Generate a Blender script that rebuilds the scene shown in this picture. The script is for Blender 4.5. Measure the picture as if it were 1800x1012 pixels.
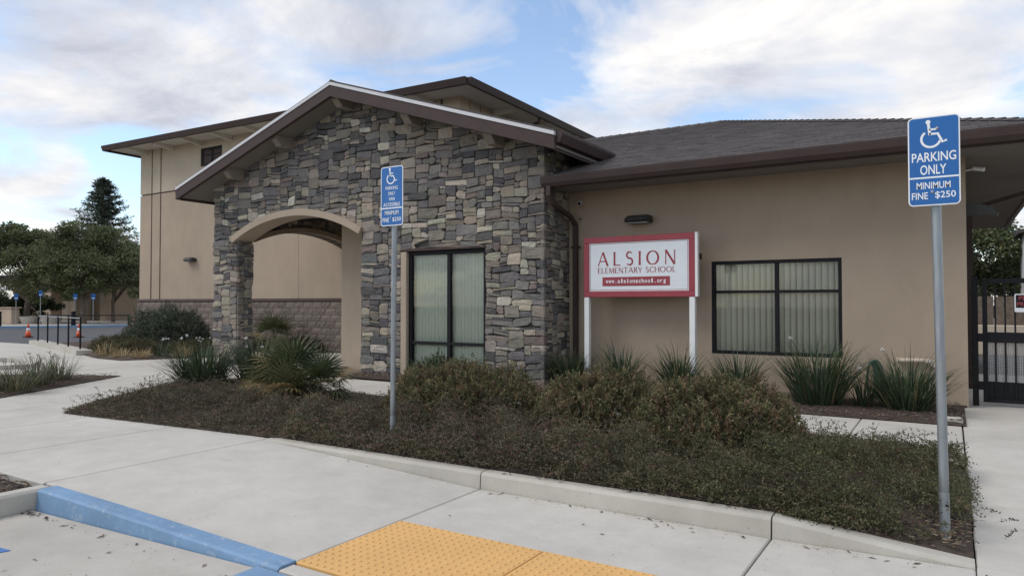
import bpy, math, random
import numpy as np
from mathutils import Vector, Matrix

for o in list(bpy.data.objects): bpy.data.objects.remove(o)
S = bpy.context.scene
R = math.radians
rnd = random.Random(7)
NR = np.random.default_rng(11)
COL = S.collection

# ------------------------------------------------------------------ camera
cam_d = bpy.data.cameras.new('camera'); cam = bpy.data.objects.new('camera', cam_d); COL.objects.link(cam)
cam.location = (0, 0, 1.5); cam.rotation_euler = (R(91.25), 0, R(31.94))
cam_d.sensor_width = 36; cam_d.lens = 36 * 1235 / 1800; cam_d.clip_end = 2000; cam_d.clip_start = .05
S.camera = cam

# ------------------------------------------------------------------ world, sun, exposure
SUN_AZ = math.atan2(-.75, -.66); SUN_EL = R(48)
world = bpy.data.worlds.new('World'); S.world = world; world.use_nodes = True
wn, wl = world.node_tree.nodes, world.node_tree.links
wn.clear()
def wnode(t, **k):
    n = wn.new(t)
    for a, b in k.items(): setattr(n, a, b)
    return n
w_out = wnode('ShaderNodeOutputWorld'); w_mix = wnode('ShaderNodeMixShader')
w_bg = wnode('ShaderNodeBackground'); w_bg.inputs[1].default_value = .145
w_cl = wnode('ShaderNodeBackground'); w_cl.inputs[1].default_value = .88
sky = wnode('ShaderNodeTexSky'); sky.sky_type = 'NISHITA'; sky.sun_disc = False
sky.sun_elevation = SUN_EL; sky.sun_rotation = SUN_AZ; sky.dust_density = .6; sky.ozone_density = 1.2
wl.new(sky.outputs[0], w_bg.inputs[0])
tc = wnode('ShaderNodeTexCoord'); sp = wnode('ShaderNodeSeparateXYZ'); wl.new(tc.outputs['Generated'], sp.inputs[0])
def wmath(op, a, b):
    n = wnode('ShaderNodeMath', operation=op)
    for i, v in enumerate((a, b)):
        if isinstance(v, (int, float)): n.inputs[i].default_value = v
        else: wl.new(v, n.inputs[i])
    return n.outputs[0]
zz = wmath('ADD', wmath('MAXIMUM', sp.outputs[2], 0.0), .22)
cx_ = wmath('DIVIDE', sp.outputs[0], zz); cy_ = wmath('DIVIDE', sp.outputs[1], zz)
cv = wnode('ShaderNodeCombineXYZ'); wl.new(cx_, cv.inputs[0]); wl.new(cy_, cv.inputs[1]); cv.inputs[2].default_value = 3.7
def wnoise(scale, detail, rough, off):
    m = wnode('ShaderNodeVectorMath', operation='ADD'); wl.new(cv.outputs[0], m.inputs[0]); m.inputs[1].default_value = off
    n = wnode('ShaderNodeTexNoise'); n.inputs['Scale'].default_value = scale; n.inputs['Detail'].default_value = detail
    n.inputs['Roughness'].default_value = rough; n.inputs['Distortion'].default_value = .45; wl.new(m.outputs[0], n.inputs['Vector']); return n.outputs[0]
def wramp(src, stops):
    r = wnode('ShaderNodeValToRGB'); wl.new(src, r.inputs[0])
    e = r.color_ramp.elements
    while len(e) < len(stops): e.new(.5)
    for i, (p, c) in enumerate(stops): e[i].position = p; e[i].color = (*c, 1)
    return r.outputs[0]
m_cl = wramp(wnoise(1.6, 10, .53, (5.5, 15, 2)), [(.425, (.05, .05, .05)), (.495, (.66, .66, .66)), (.585, (1, 1, 1))])
c_cl = wramp(wnoise(1.7, 8, .6, (7.1, 2.2, 1.0)), [(.34, (.43, .45, .52)), (.50, (.62, .63, .67)), (.68, (.90, .86, .80))])
wl.new(c_cl, w_cl.inputs[0]); wl.new(m_cl, w_mix.inputs[0])
wl.new(w_bg.outputs[0], w_mix.inputs[1]); wl.new(w_cl.outputs[0], w_mix.inputs[2]); wl.new(w_mix.outputs[0], w_out.inputs[0])

sun_d = bpy.data.lights.new('sun', 'SUN'); sun = bpy.data.objects.new('sun', sun_d); COL.objects.link(sun)
sun_d.energy = 1.1; sun_d.angle = R(30); sun_d.color = (1, .95, .87)
_sv = Vector((math.sin(SUN_AZ) * math.cos(SUN_EL), math.cos(SUN_AZ) * math.cos(SUN_EL), math.sin(SUN_EL)))
sun.rotation_euler = (-_sv).to_track_quat('-Z', 'Y').to_euler(); sun.location = (0, 0, 40)
S.view_settings.view_transform = 'Standard'; S.view_settings.look = 'None'
S.view_settings.exposure = 0.60; S.view_settings.gamma = 1; S.view_settings.use_curve_mapping = False

# ------------------------------------------------------------------ materials
def srgb(r, g, b):
    f = lambda c: (c / 12.92 if c <= .04045 else ((c + .055) / 1.055) ** 2.4)
    return tuple(f(v / 255) for v in (r, g, b))
def new_mat(name):
    m = bpy.data.materials.new(name); m.use_nodes = True
    return m, m.node_tree.nodes, m.node_tree.links, m.node_tree.nodes['Principled BSDF']
def noise(N, L, scale, detail=5, rough=.55, coord='Object', stretch=None):
    t = N.new('ShaderNodeTexCoord'); n = N.new('ShaderNodeTexNoise')
    n.inputs['Scale'].default_value = scale; n.inputs['Detail'].default_value = detail; n.inputs['Roughness'].default_value = rough
    src = t.outputs[coord]
    if stretch:
        mp = N.new('ShaderNodeMapping'); mp.inputs['Scale'].default_value = stretch; L.new(src, mp.inputs[0]); src = mp.outputs[0]
    L.new(src, n.inputs['Vector']); return n.outputs[0]
def ramp(N, L, src, stops):
    r = N.new('ShaderNodeValToRGB'); L.new(src, r.inputs[0]); e = r.color_ramp.elements
    while len(e) < len(stops): e.new(.5)
    for i, (p, c) in enumerate(stops): e[i].position = p; e[i].color = (*c, 1)
    return r.outputs[0]
def mixc(N, L, fac, a, b, mode='MIX'):
    n = N.new('ShaderNodeMix'); n.data_type = 'RGBA'; n.blend_type = mode
    for i, v in ((0, fac), (6, a), (7, b)):
        if isinstance(v, (int, float)): n.inputs[i].default_value = v
        elif isinstance(v, tuple): n.inputs[i].default_value = (*v, 1)
        else: L.new(v, n.inputs[i])
    return n.outputs[2]
def bump(N, L, P, src, strength, dist=.01):
    b = N.new('ShaderNodeBump'); b.inputs['Strength'].default_value = strength; b.inputs['Distance'].default_value = dist
    L.new(src, b.inputs['Height']); L.new(b.outputs[0], P.inputs['Normal'])
def simple(name, c, rough=.6, metal=0, var=.12, vscale=6, bscale=0, bstr=.2, bdist=.004, spec=.5, stretch=None, coord='Object'):
    m, N, L, P = new_mat(name)
    lo = tuple(v * (1 - var) for v in c); hi = tuple(min(1, v * (1 + var)) for v in c)
    L.new(ramp(N, L, noise(N, L, vscale, 6, .6, coord, stretch), [(.3, lo), (.7, hi)]), P.inputs['Base Color'])
    P.inputs['Roughness'].default_value = rough; P.inputs['Metallic'].default_value = metal; P.inputs['Specular IOR Level'].default_value = spec
    if bscale: bump(N, L, P, noise(N, L, bscale, 6, .65, coord), bstr, bdist)
    return m
def stucco(name, c):
    m, N, L, P = new_mat(name)
    big = noise(N, L, .55, 6, .6); med = noise(N, L, 3.5, 5, .6, stretch=(1, 1, .35))
    a = ramp(N, L, big, [(.3, tuple(v * .90 for v in c)), (.7, tuple(v * 1.07 for v in c))])
    b = ramp(N, L, med, [(.3, (.95, .95, .95)), (.7, (1.03, 1.03, 1.03))])
    L.new(mixc(N, L, 1.0, a, b, 'MULTIPLY'), P.inputs['Base Color'])
    P.inputs['Roughness'].default_value = .93; P.inputs['Specular IOR Level'].default_value = .15
    bump(N, L, P, noise(N, L, 90, 6, .7), .5, .006); return m
def concrete(name, c, stain=.16):
    m, N, L, P = new_mat(name)
    a = ramp(N, L, noise(N, L, .45, 7, .62), [(.28, tuple(v * (1 - stain) for v in c)), (.5, c), (.74, tuple(min(1, v * (1 + stain * .6)) for v in c))])
    b = ramp(N, L, noise(N, L, 3.2, 8, .7), [(.3, (.90, .895, .88)), (.65, (1.04, 1.04, 1.04))])
    d = ramp(N, L, noise(N, L, 140, 3, .7), [(.25, (.82, .81, .79)), (.45, (1, 1, 1)), (.8, (1.06, 1.06, 1.06))])
    s = ramp(N, L, noise(N, L, 1.1, 9, .75, stretch=(1, 3, 1)), [(.60, (1, 1, 1)), (.72, (.86, .83, .78))])
    sp_ = ramp(N, L, noise(N, L, 34, 2, .5), [(.72, (1, 1, 1)), (.76, (.62, .58, .53))]); d = mixc(N, L, 1.0, d, sp_, 'MULTIPLY')
    x = mixc(N, L, 1.0, mixc(N, L, 1.0, a, b, 'MULTIPLY'), d, 'MULTIPLY')
    L.new(mixc(N, L, 1.0, x, s, 'MULTIPLY'), P.inputs['Base Color'])
    P.inputs['Roughness'].default_value = .9; P.inputs['Specular IOR Level'].default_value = .25
    bump(N, L, P, noise(N, L, 120, 5, .7), .25, .003); return m
def attr_mat(name, rough=.7, trans=0, bscale=0, bstr=.3, bdist=.01, vscale=12, var=.22, spec=.3):
    m, N, L, P = new_mat(name)
    at = N.new('ShaderNodeAttribute'); at.attribute_name = 'tint'
    v = ramp(N, L, noise(N, L, vscale, 7, .65), [(.28, (1 - var,) * 3), (.72, (1 + var,) * 3)])
    c = mixc(N, L, 1.0, at.outputs['Color'], v, 'MULTIPLY')
    L.new(c, P.inputs['Base Color']); P.inputs['Roughness'].default_value = rough; P.inputs['Specular IOR Level'].default_value = spec
    if bscale: bump(N, L, P, noise(N, L, bscale, 8, .7), bstr, bdist)
    if trans:
        tr = N.new('ShaderNodeBsdfTranslucent'); L.new(c, tr.inputs[0]); mx = N.new('ShaderNodeMixShader'); mx.inputs[0].default_value = trans
        L.new(P.outputs[0], mx.inputs[1]); L.new(tr.outputs[0], mx.inputs[2]); L.new(mx.outputs[0], N['Material Output'].inputs[0])
    return m
M = {}
M['tan'] = stucco('tan_stucco', (.362, .288, .218))
M['tan_low'] = stucco('tan_stucco_lower', (.41, .328, .252))
M['cream'] = stucco('cream_stucco', (.50, .425, .33))
M['beam'] = stucco('beam_paint', (.26, .222, .185))
M['trim'] = stucco('trim_stucco', (.40, .325, .252))
M['soffit_pale'] = simple('pale_soffit_paint', (.66, .63, .57), .85, var=.06, vscale=2, spec=.2)
M['soffit'] = simple('soffit_paint', (.19, .172, .152), .85, var=.06, vscale=2, spec=.2)
M['fascia'] = simple('brown_fascia', (.062, .041, .038), .6, var=.12, vscale=4, bscale=30, bstr=.08, spec=.22)
M['gutter'] = simple('brown_metal_gutter', (.056, .037, .034), .5, var=.12, vscale=3, spec=.25)
M['drip'] = simple('pale_drip_edge', (.58, .58, .59), .45, var=.05)
M['mortar'] = simple('dark_mortar', (.075, .070, .066), .95, var=.3, vscale=30, bscale=90, bstr=.5)
def _stone():
    m, N, L, P = new_mat('ledge_stone'); at = N.new('ShaderNodeAttribute'); at.attribute_name = 'tint'
    warm = ramp(N, L, noise(N, L, 5.5, 7, .68), [(.34, (.84, .855, .88)), (.52, (1, 1, 1)), (.70, (1.22, 1.15, 1.03))])
    fine = ramp(N, L, noise(N, L, 38, 6, .75), [(.28, (.74, .74, .74)), (.52, (1, 1, 1)), (.78, (1.22, 1.22, 1.20))])
    L.new(mixc(N, L, 1.0, mixc(N, L, 1.0, at.outputs['Color'], warm, 'MULTIPLY'), fine, 'MULTIPLY'), P.inputs['Base Color'])
    P.inputs['Roughness'].default_value = .9; P.inputs['Specular IOR Level'].default_value = .18
    bump(N, L, P, noise(N, L, 24, 9, .75), 1.0, .03); return m
M['stone'] = _stone()
M['block'] = attr_mat('split_face_block', .92, 0, 45, .9, .02, 20, .25, .15)
M['shingle'] = attr_mat('asphalt_shingle', .9, 0, 160, .5, .004, 40, .25, .2)
M['roof'] = simple('roof_underlay', (.07, .062, .06), .9, var=.2, vscale=20, bscale=120, bstr=.4)
M['conc'] = concrete('pale_concrete', (.51, .485, .440))
M['conc2'] = concrete('older_concrete', (.47, .44, .395), .2)
M['conc_curb'] = concrete('curb_concrete', (.46, .435, .385), .2)
M['joint'] = simple('dark_joint', (.07, .065, .06), .95, var=.3)  # dark colour of the joints between slabs and of the grooves
M['asphalt'] = simple('asphalt', (.075, .076, .08), .9, var=.18, vscale=2, bscale=150, bstr=.5)
M['earth'] = simple('earth', (.17, .14, .10), .95, var=.25, vscale=1, bscale=20, bstr=.4)
M['mulch'] = simple('mulch_soil', (.085, .060, .045), .95, var=.5, vscale=18, bscale=60, bstr=1, bdist=.03)
M['black'] = simple('black_metal', (.010, .010, .012), .55, var=.2, spec=.2)
M['galv'] = simple('galvanised_steel', (.31, .335, .355), .45, .75, var=.16, vscale=25, stretch=(1, 1, .15))
M['white'] = simple('white_paint', (.74, .74, .73), .5, var=.05, vscale=5)
M['white_board'] = simple('white_sign_board', (.70, .73, .76), .4, var=.03)
M['red'] = simple('crimson_paint', (.29, .040, .056), .5, var=.10, vscale=5)
M['redtext'] = simple('crimson_lettering', (.28, .028, .04), .5, var=.05)
M['blue'] = simple('blue_sign_sheeting', (.010, .115, .37), .35, var=.06, vscale=3)
M['reflw'] = simple('white_reflective', (.80, .82, .84), .35, var=.03)
M['bluecurb'] = None
M['cone'] = simple('orange_plastic', (.75, .10, .03), .5, var=.1)
M['lampblack'] = simple('bronze_lamp', (.025, .022, .02), .45, var=.2)
M['pvc'] = simple('cream_pipe_paint', (.50, .42, .33), .5, var=.06)
M['hose'] = simple('green_hose', (.02, .07, .055), .4, var=.2)
M['camera_white'] = simple('white_plastic', (.6, .6, .6), .4, var=.04)
M['blind'] = simple('vertical_blind', (.78, .80, .69), .8, var=.06, vscale=2, spec=.2)
M['blind2'] = simple('vertical_blind_cream', (.74, .69, .57), .8, var=.06, vscale=2, spec=.2)
M['room'] = simple('dim_room', (.5, .48, .42), .9, var=.1)
M['leaf'] = attr_mat('foliage', .55, .28, 0, var=.25, vscale=3, spec=.35)
M['bark'] = simple('bark', (.16, .125, .095), .95, var=.35, vscale=8, bscale=25, bstr=.8, bdist=.03)
M['chip'] = attr_mat('bark_chips', .9, 0, 60, .5, .01)
M['screen'] = simple('perforated_screen', (.30, .30, .30), .6, var=.2, vscale=60)
def _blue():
    m, N, L, P = new_mat('blue_curb_paint'); base = (.165, .280, .43)
    a = ramp(N, L, noise(N, L, 2.2, 8, .65), [(.3, tuple(v * .82 for v in base)), (.7, tuple(v * 1.15 for v in base))])
    w = ramp(N, L, noise(N, L, 16, 9, .78), [(.56, (0, 0, 0)), (.66, (1, 1, 1))])
    L.new(mixc(N, L, w, a, (.36, .41, .47)), P.inputs['Base Color']); P.inputs['Roughness'].default_value = .7
    bump(N, L, P, noise(N, L, 45, 7, .7), .5, .006); return m
M['bluecurb'] = _blue()
def _yellow():
    m, N, L, P = new_mat('yellow_tactile'); base = (.68, .40, .145)
    a = ramp(N, L, noise(N, L, 2.5, 8, .65), [(.3, tuple(v * .90 for v in base)), (.7, tuple(min(1, v * 1.06) for v in base))])
    w = ramp(N, L, noise(N, L, 9, 9, .75), [(.62, (0, 0, 0)), (.80, (.7, .7, .7))])
    L.new(mixc(N, L, w, a, (.45, .27, .10)), P.inputs['Base Color']); P.inputs['Roughness'].default_value = .75
    bump(N, L, P, noise(N, L, 200, 4, .7), .3, .002); return m
M['yellow'] = _yellow()
def _glass():
    m, N, L, P = new_mat('window_glass'); N.remove(P)
    tr = N.new('ShaderNodeBsdfTransparent'); tr.inputs[0].default_value = (.93, .96, .93, 1)
    gl = N.new('ShaderNodeBsdfGlossy'); gl.inputs['Roughness'].default_value = .015
    fr = N.new('ShaderNodeFresnel'); fr.inputs[0].default_value = 1.52
    ad = N.new('ShaderNodeMath'); ad.operation = 'MULTIPLY_ADD'; ad.inputs[1].default_value = 1.35; ad.inputs[2].default_value = .0; L.new(fr.outputs[0], ad.inputs[0])
    mx = N.new('ShaderNodeMixShader'); L.new(ad.outputs[0], mx.inputs[0]); L.new(tr.outputs[0], mx.inputs[1]); L.new(gl.outputs[0], mx.inputs[2])
    L.new(mx.outputs[0], N['Material Output'].inputs[0]); return m
M['glass'] = _glass()

# ------------------------------------------------------------------ mesh helpers
def link(o, parent=None):
    COL.objects.link(o)
    if parent is not None: o.parent = parent
    return o
def obj(name, V, F, mat, parent=None, smooth=False, tint=None):
    me = bpy.data.meshes.new(name); me.from_pydata([tuple(v) for v in V], [], F); me.materials.append(M[mat] if isinstance(mat, str) else mat)
    if smooth: me.polygons.foreach_set('use_smooth', [True] * len(me.polygons))
    if tint is not None:
        a = me.attributes.new('tint', 'FLOAT_COLOR', 'POINT'); t = np.ones((len(V), 4), np.float32); t[:, :3] = tint; a.data.foreach_set('color', t.ravel())
    me.update(); return link(bpy.data.objects.new(name, me), parent)
def quads_obj(name, V, Q, mat, parent=None, tint=None, smooth=False):
    """V (n,3), Q (m,4) numpy arrays"""
    me = bpy.data.meshes.new(name); V = np.asarray(V, np.float32); Q = np.asarray(Q, np.int32)
    me.vertices.add(len(V)); me.vertices.foreach_set('co', V.ravel())
    me.loops.add(Q.size); me.loops.foreach_set('vertex_index', Q.ravel())
    k = Q.shape[1]
    me.polygons.add(len(Q)); me.polygons.foreach_set('loop_start', np.arange(0, Q.size, k, dtype=np.int32))
    try: me.polygons.foreach_set('loop_total', np.full(len(Q), k, np.int32))
    except Exception: pass
    if smooth: me.polygons.foreach_set('use_smooth', np.ones(len(Q), bool))
    me.update(calc_edges=True); me.materials.append(M[mat])
    if tint is not None:
        a = me.attributes.new('tint', 'FLOAT_COLOR', 'POINT'); t = np.ones((len(V), 4), np.float32); t[:, :3] = tint; a.data.foreach_set('color', t.ravel())
    return link(bpy.data.objects.new(name, me), parent)
class MB:
    def __init__(s): s.V = []; s.F = []
    def add(s, V, F):
        b = len(s.V); s.V += [tuple(v) for v in V]; s.F += [tuple(i + b for i in f) for f in F]; return s
    def box(s, x0, x1, y0, y1, z0, z1):
        return s.add([(x0, y0, z0), (x1, y0, z0), (x1, y1, z0), (x0, y1, z0), (x0, y0, z1), (x1, y0, z1), (x1, y1, z1), (x0, y1, z1)],
                     [(0, 3, 2, 1), (4, 5, 6, 7), (0, 1, 5, 4), (1, 2, 6, 5), (2, 3, 7, 6), (3, 0, 4, 7)])
    def bbox(s, x0, x1, y0, y1, z0, z1, b=.01):
        """box with chamfered edges"""
        X, Y, Z = (x0, x1), (y0, y1), (z0, z1); V = []; idx = {}
        for i in (0, 1):
            for j in (0, 1):
                for k in (0, 1):
                    sx, sy, sz = (1, -1)[i], (1, -1)[j], (1, -1)[k]; c = (X[i], Y[j], Z[k])
                    for ax, p in enumerate(((c[0], c[1] + sy * b, c[2] + sz * b), (c[0] + sx * b, c[1], c[2] + sz * b), (c[0] + sx * b, c[1] + sy * b, c[2]))):
                        idx[i, j, k, ax] = len(V); V.append(p)
        F = []
        for i in (0, 1): F.append([idx[i, 0, 0, 0], idx[i, 1, 0, 0], idx[i, 1, 1, 0], idx[i, 0, 1, 0]])
        for j in (0, 1): F.append([idx[0, j, 0, 1], idx[1, j, 0, 1], idx[1, j, 1, 1], idx[0, j, 1, 1]])
        for k in (0, 1): F.append([idx[0, 0, k, 2], idx[1, 0, k, 2], idx[1, 1, k, 2], idx[0, 1, k, 2]])
        for a in (0, 1):
            for c in (0, 1):
                F.append([idx[0, a, c, 1], idx[1, a, c, 1], idx[1, a, c, 2], idx[0, a, c, 2]])
                F.append([idx[a, 0, c, 0], idx[a, 1, c, 0], idx[a, 1, c, 2], idx[a, 0, c, 2]])
                F.append([idx[a, c, 0, 0], idx[a, c, 1, 0], idx[a, c, 1, 1], idx[a, c, 0, 1]])
        for i in (0, 1):
            for j in (0, 1):
                for k in (0, 1): F.append([idx[i, j, k, 0], idx[i, j, k, 1], idx[i, j, k, 2]])
        return s.add(V, F)
    def prism(s, poly, a, b, axis='y'):
        """extrude a 2D polygon along an axis; poly is (x,z) for y, (y,z) for x, (x,y) for z"""
        mk = {'y': lambda p, t: (p[0], t, p[1]), 'x': lambda p, t: (t, p[0], p[1]), 'z': lambda p, t: (p[0], p[1], t)}[axis]
        n = len(poly)
        return s.add([mk(p, a) for p in poly] + [mk(p, b) for p in poly],
                     [tuple(range(n))[::-1], tuple(range(n, 2 * n))] + [(i, (i + 1) % n, n + (i + 1) % n, n + i) for i in range(n)])
    def slab(s, pts, t):
        """polygon in 3D given a thickness downward"""
        n = len(pts)
        return s.add(list(pts) + [(p[0], p[1], p[2] - t) for p in pts],
                     [tuple(range(n)), tuple(range(n, 2 * n))[::-1]] + [(i, n + i, n + (i + 1) % n, (i + 1) % n) for i in range(n)])
    def tube(s, path, r, seg=8, square=None, cap=True):
        P = [Vector(p) for p in path]; rings = []
        for i, p in enumerate(P):
            d = (P[min(i + 1, len(P) - 1)] - P[max(i - 1, 0)]).normalized()
            up = Vector((0, 0, 1)) if abs(d.z) < .95 else Vector((0, 1, 0))
            a = d.cross(up).normalized(); b = a.cross(d).normalized()
            rr = r[i] if isinstance(r, (list, tuple)) else r
            if square: rings.append([p + a * u * square[0] / 2 + b * v * square[1] / 2 for u, v in ((-1, -1), (1, -1), (1, 1), (-1, 1))])
            else: rings.append([p + (a * math.cos(t * 2 * math.pi / seg) + b * math.sin(t * 2 * math.pi / seg)) * rr for t in range(seg)])
        k = len(rings[0]); V = [v for q in rings for v in q]
        F = [(i * k + j, i * k + (j + 1) % k, (i + 1) * k + (j + 1) % k, (i + 1) * k + j) for i in range(len(P) - 1) for j in range(k)]
        if cap: F += [tuple(range(k))[::-1], tuple(range((len(P) - 1) * k, len(P) * k))]
        return s.add(V, F)
    def lathe(s, prof, c, seg=16):
        V = [(c[0] + r * math.cos(2 * math.pi * j / seg), c[1] + r * math.sin(2 * math.pi * j / seg), c[2] + z) for r, z in prof for j in range(seg)]
        F = [(i * seg + j, i * seg + (j + 1) % seg, (i + 1) * seg + (j + 1) % seg, (i + 1) * seg + j) for i in range(len(prof) - 1) for j in range(seg)]
        F += [tuple(range(seg))[::-1], tuple(range((len(prof) - 1) * seg, len(prof) * seg))]
        return s.add(V, F)
    def done(s, name, mat, parent=None, smooth=False): return obj(name, s.V, s.F, mat, parent, smooth)
def tag(o, label, cat, group=None):
    o['label'] = label; o['category'] = cat
    if group: o['group'] = group
    return o
def struct(o): o['kind'] = 'structure'; return o
def stuff(o): o['kind'] = 'stuff'; return o
def thing(name, label, cat, loc=(0, 0, 0), group=None):
    return tag(link(bpy.data.objects.new(name, None)), label, cat, group) if loc == (0, 0, 0) else _thing_at(name, label, cat, loc, group)
def _thing_at(name, label, cat, loc, group):
    o = bpy.data.objects.new(name, None); o.location = loc; link(o); return tag(o, label, cat, group)

_txt = {}
def text_mesh(body, size, bold=0.0, spacing=1.0):
    cu = bpy.data.curves.new('lettering', 'FONT'); cu.body = body; cu.size = size; cu.align_x = 'CENTER'; cu.align_y = 'CENTER'
    cu.offset = bold; cu.space_character = spacing; cu.resolution_u = 3
    o = bpy.data.objects.new('lettering', cu); COL.objects.link(o); bpy.context.view_layer.update()
    me = o.evaluated_get(bpy.context.evaluated_depsgraph_get()).to_mesh()
    V = np.array([v.co[:] for v in me.vertices]); F = [tuple(p.vertices) for p in me.polygons]
    bpy.data.objects.remove(o); bpy.data.curves.remove(cu); return V, F
def lettering(name, body, cx, y, cz, width, height, mat, parent, bold=0.0, spacing=1.0):
    """flat print on a sign facing -Y: text fitted to width x height, centred at (cx, cz)"""
    V, F = text_mesh(body, 1.0, bold, spacing)
    mn, mx = V.min(0), V.max(0); sx = width / (mx[0] - mn[0]); sz = height / (mx[1] - mn[1])
    P = [(cx + (v[0] - (mn[0] + mx[0]) / 2) * sx, y, cz + (v[1] - (mn[1] + mx[1]) / 2) * sz) for v in V]
    return obj(name, P, F, mat, parent)
def ribbon(mb, pts, w, y, closed=False):
    """flat stroke in the XZ plane; w is a number or one width per point"""
    n = len(pts); V = []
    for i in range(n):
        a = Vector(pts[(i - 1) % n] if closed or i > 0 else pts[i]); b = Vector(pts[(i + 1) % n] if closed or i < n - 1 else pts[i])
        d = (b - a).normalized(); nn = Vector((-d.y, d.x)); ww = (w[i] if isinstance(w, (list, tuple)) else w) / 2; p = Vector(pts[i])
        V += [(p.x + nn.x * ww, y, p.y + nn.y * ww), (p.x - nn.x * ww, y, p.y - nn.y * ww)]
    F = [(2 * i, 2 * i + 1, (2 * i + 3) % (2 * n), (2 * i + 2) % (2 * n)) for i in range(n if closed else n - 1)]
    mb.add(V, F)
def rrect(x0, x1, z0, z1, r, n=5):
    out = []
    for cx, cz, a0 in ((x1 - r, z0 + r, -90), (x1 - r, z1 - r, 0), (x0 + r, z1 - r, 90), (x0 + r, z0 + r, 180)):
        out += [(cx + r * math.cos(R(a0 + 90 * k / n)), cz + r * math.sin(R(a0 + 90 * k / n))) for k in range(n + 1)]
    return out

# ================================================================== GROUND
struct(MB().add([(-900, -300, -.40), (900, -300, -.40), (900, 900, -.40), (-900, 900, -.40)], [(0, 1, 2, 3)]).done('ground', 'earth'))
# far road and its pavement
struct(MB().slab([(-44, 8, -.25), (-30, 14.5, -.25), (-24, 20, -.25), (-26, 38, -.25), (-50.8, 32.0, -.25), (-57.1, 21.0, -.25), (-64, 8, -.25)], .1).done('road', 'asphalt'))
struct(MB().slab([(-57.25, 21.0, -.13), (-51.0, 32.0, -.13), (-47, 40, -.13), (-110, 80, -.13), (-130, 20, -.13), (-66, 4, -.13)], .2).done('far_pavement', 'conc2'))
far_curb = MB().slab([(-57.2, 21.0, -.11), (-50.95, 32.0, -.11), (-51.3, 32.1, -.11), (-57.55, 21.1, -.11)], .2).done('far_kerb', 'bluecurb'); struct(far_curb)
struct(MB().slab([(-18.2, 7.9, -.005), (-19.2, 8.4, -.005), (-20.4, 8.4, -.005), (-27, 3, -.005), (-22, 2.2, -.005), (-18.6, 6.6, -.005)], .05).done('service_road', 'asphalt'))

pave = struct(MB().slab([(-44, -6, -.20), (8, -6, -.20), (8, 40, -.20), (-24, 40, -.20), (-30, 14.6, -.20), (-44, 8.2, -.20)], .08).done('pavement', 'joint'))
J = .006
def slab_obj(poly, z=0.0, mat='conc', t=.12):
    """one poured slab: poly of (x,y) or (x,y,z); edges pulled in for the joint and softly chamfered"""
    P = [Vector((p[0], p[1])) for p in poly]; zs = [p[2] if len(p) > 2 else z for p in poly]; n = len(P)
    def inset(d):
        out = []
        for i in range(n):
            a, b, c = P[i - 1], P[i], P[(i + 1) % n]
            e1 = (b - a).normalized(); e2 = (c - b).normalized(); n1 = Vector((-e1.y, e1.x)); n2 = Vector((-e2.y, e2.x))
            k = n1 + n2; k = k / max(.3, k.dot(n1)) if k.length > 1e-4 else n1
            out.append(b + k * d)
        return out
    o, q = inset(J), inset(J + .008); V = [(*o[i], zs[i] - t) for i in range(n)] + [(*o[i], zs[i] - .008) for i in range(n)] + [(*q[i], zs[i]) for i in range(n)]
    F = [tuple(range(2 * n, 3 * n))]
    for k in (0, 1): F += [(k * n + i, k * n + (i + 1) % n, (k + 1) * n + (i + 1) % n, (k + 1) * n + i) for i in range(n)]
    return obj('slab', V, F, mat, pave)
# front walk, left of the ramp: slabs 1.6 m wide
xs = [-6.45 - 1.6 * k for k in range(0, 5)]
for a, b in zip(xs[1:], xs[:-1]): slab_obj([(a, 2.93), (b, 2.93), (b, 5.25), (a, 5.25)])
slab_obj([(-17, 2.0), (-12.85, 2.0), (-12.85, 5.25), (-17, 5.25)])
# walk between the beds and towards the car park
ys = [5.25, 7.0, 8.7, 10.2]
for a, b in zip(ys[:-1], ys[1:]):
    for c, d in ((-21.5, -17.6), (-17.6, -14.1), (-14.1, -10.6)): slab_obj([(c, a), (d, a), (d, b), (c, b)])
slab_obj([(-10.6, 5.25), (-.02, 5.25), (-.02, 8.4), (-10.6, 8.4)], -.17, 'earth', .02)
for c, d in ((-10.6, -9.0), (-9.0, -7.4), (-7.4, -5.8), (-5.8, -4.2), (-4.2, -2.6), (-2.6, -1.0), (-1.0, .11)): slab_obj([(c, 8.4), (d, 8.4), (d, 10.2), (c, 10.2)])
for c, d in ((-34, -28), (-28, -24), (-24, -21.5)): slab_obj([(c, 7.0), (d, 7.0), (d, 12.6), (c, 12.6)])
for a, b in ((10.2, 12.4), (12.4, 15.5)):
    for c, d in ((-21.5, -18.4), (-18.4, -15.4), (-15.4, -12.3)): slab_obj([(c, a), (d, a), (d, b), (c, b)])
slab_obj([(-12.3, 10.2), (.16, 10.2), (.16, 12.2), (-12.3, 12.2)], -.05, 'earth')
# right walk, falling gently to the kerb ramp
for (a, za), (b, zb) in (((2.4, -.15), (5.16, -.115)), ((5.16, -.115), (6.7, -.06)), ((6.7, -.06), (8.3, -.015)), ((8.3, -.015), (10.2, 0)), ((10.2, 0), (13, 0)), ((13, 0), (18, 0))):
    slab_obj([(.114, a, za), (3.6, a, za), (3.6, b, zb), (.114, b, zb)])
g = MB()
for k in range(9): g.box(.16 + .05 * k, .172 + .05 * k, 4.72, 5.08, -.1235, -.1155)
g.done('tactile_groove', 'joint', pave)
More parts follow.
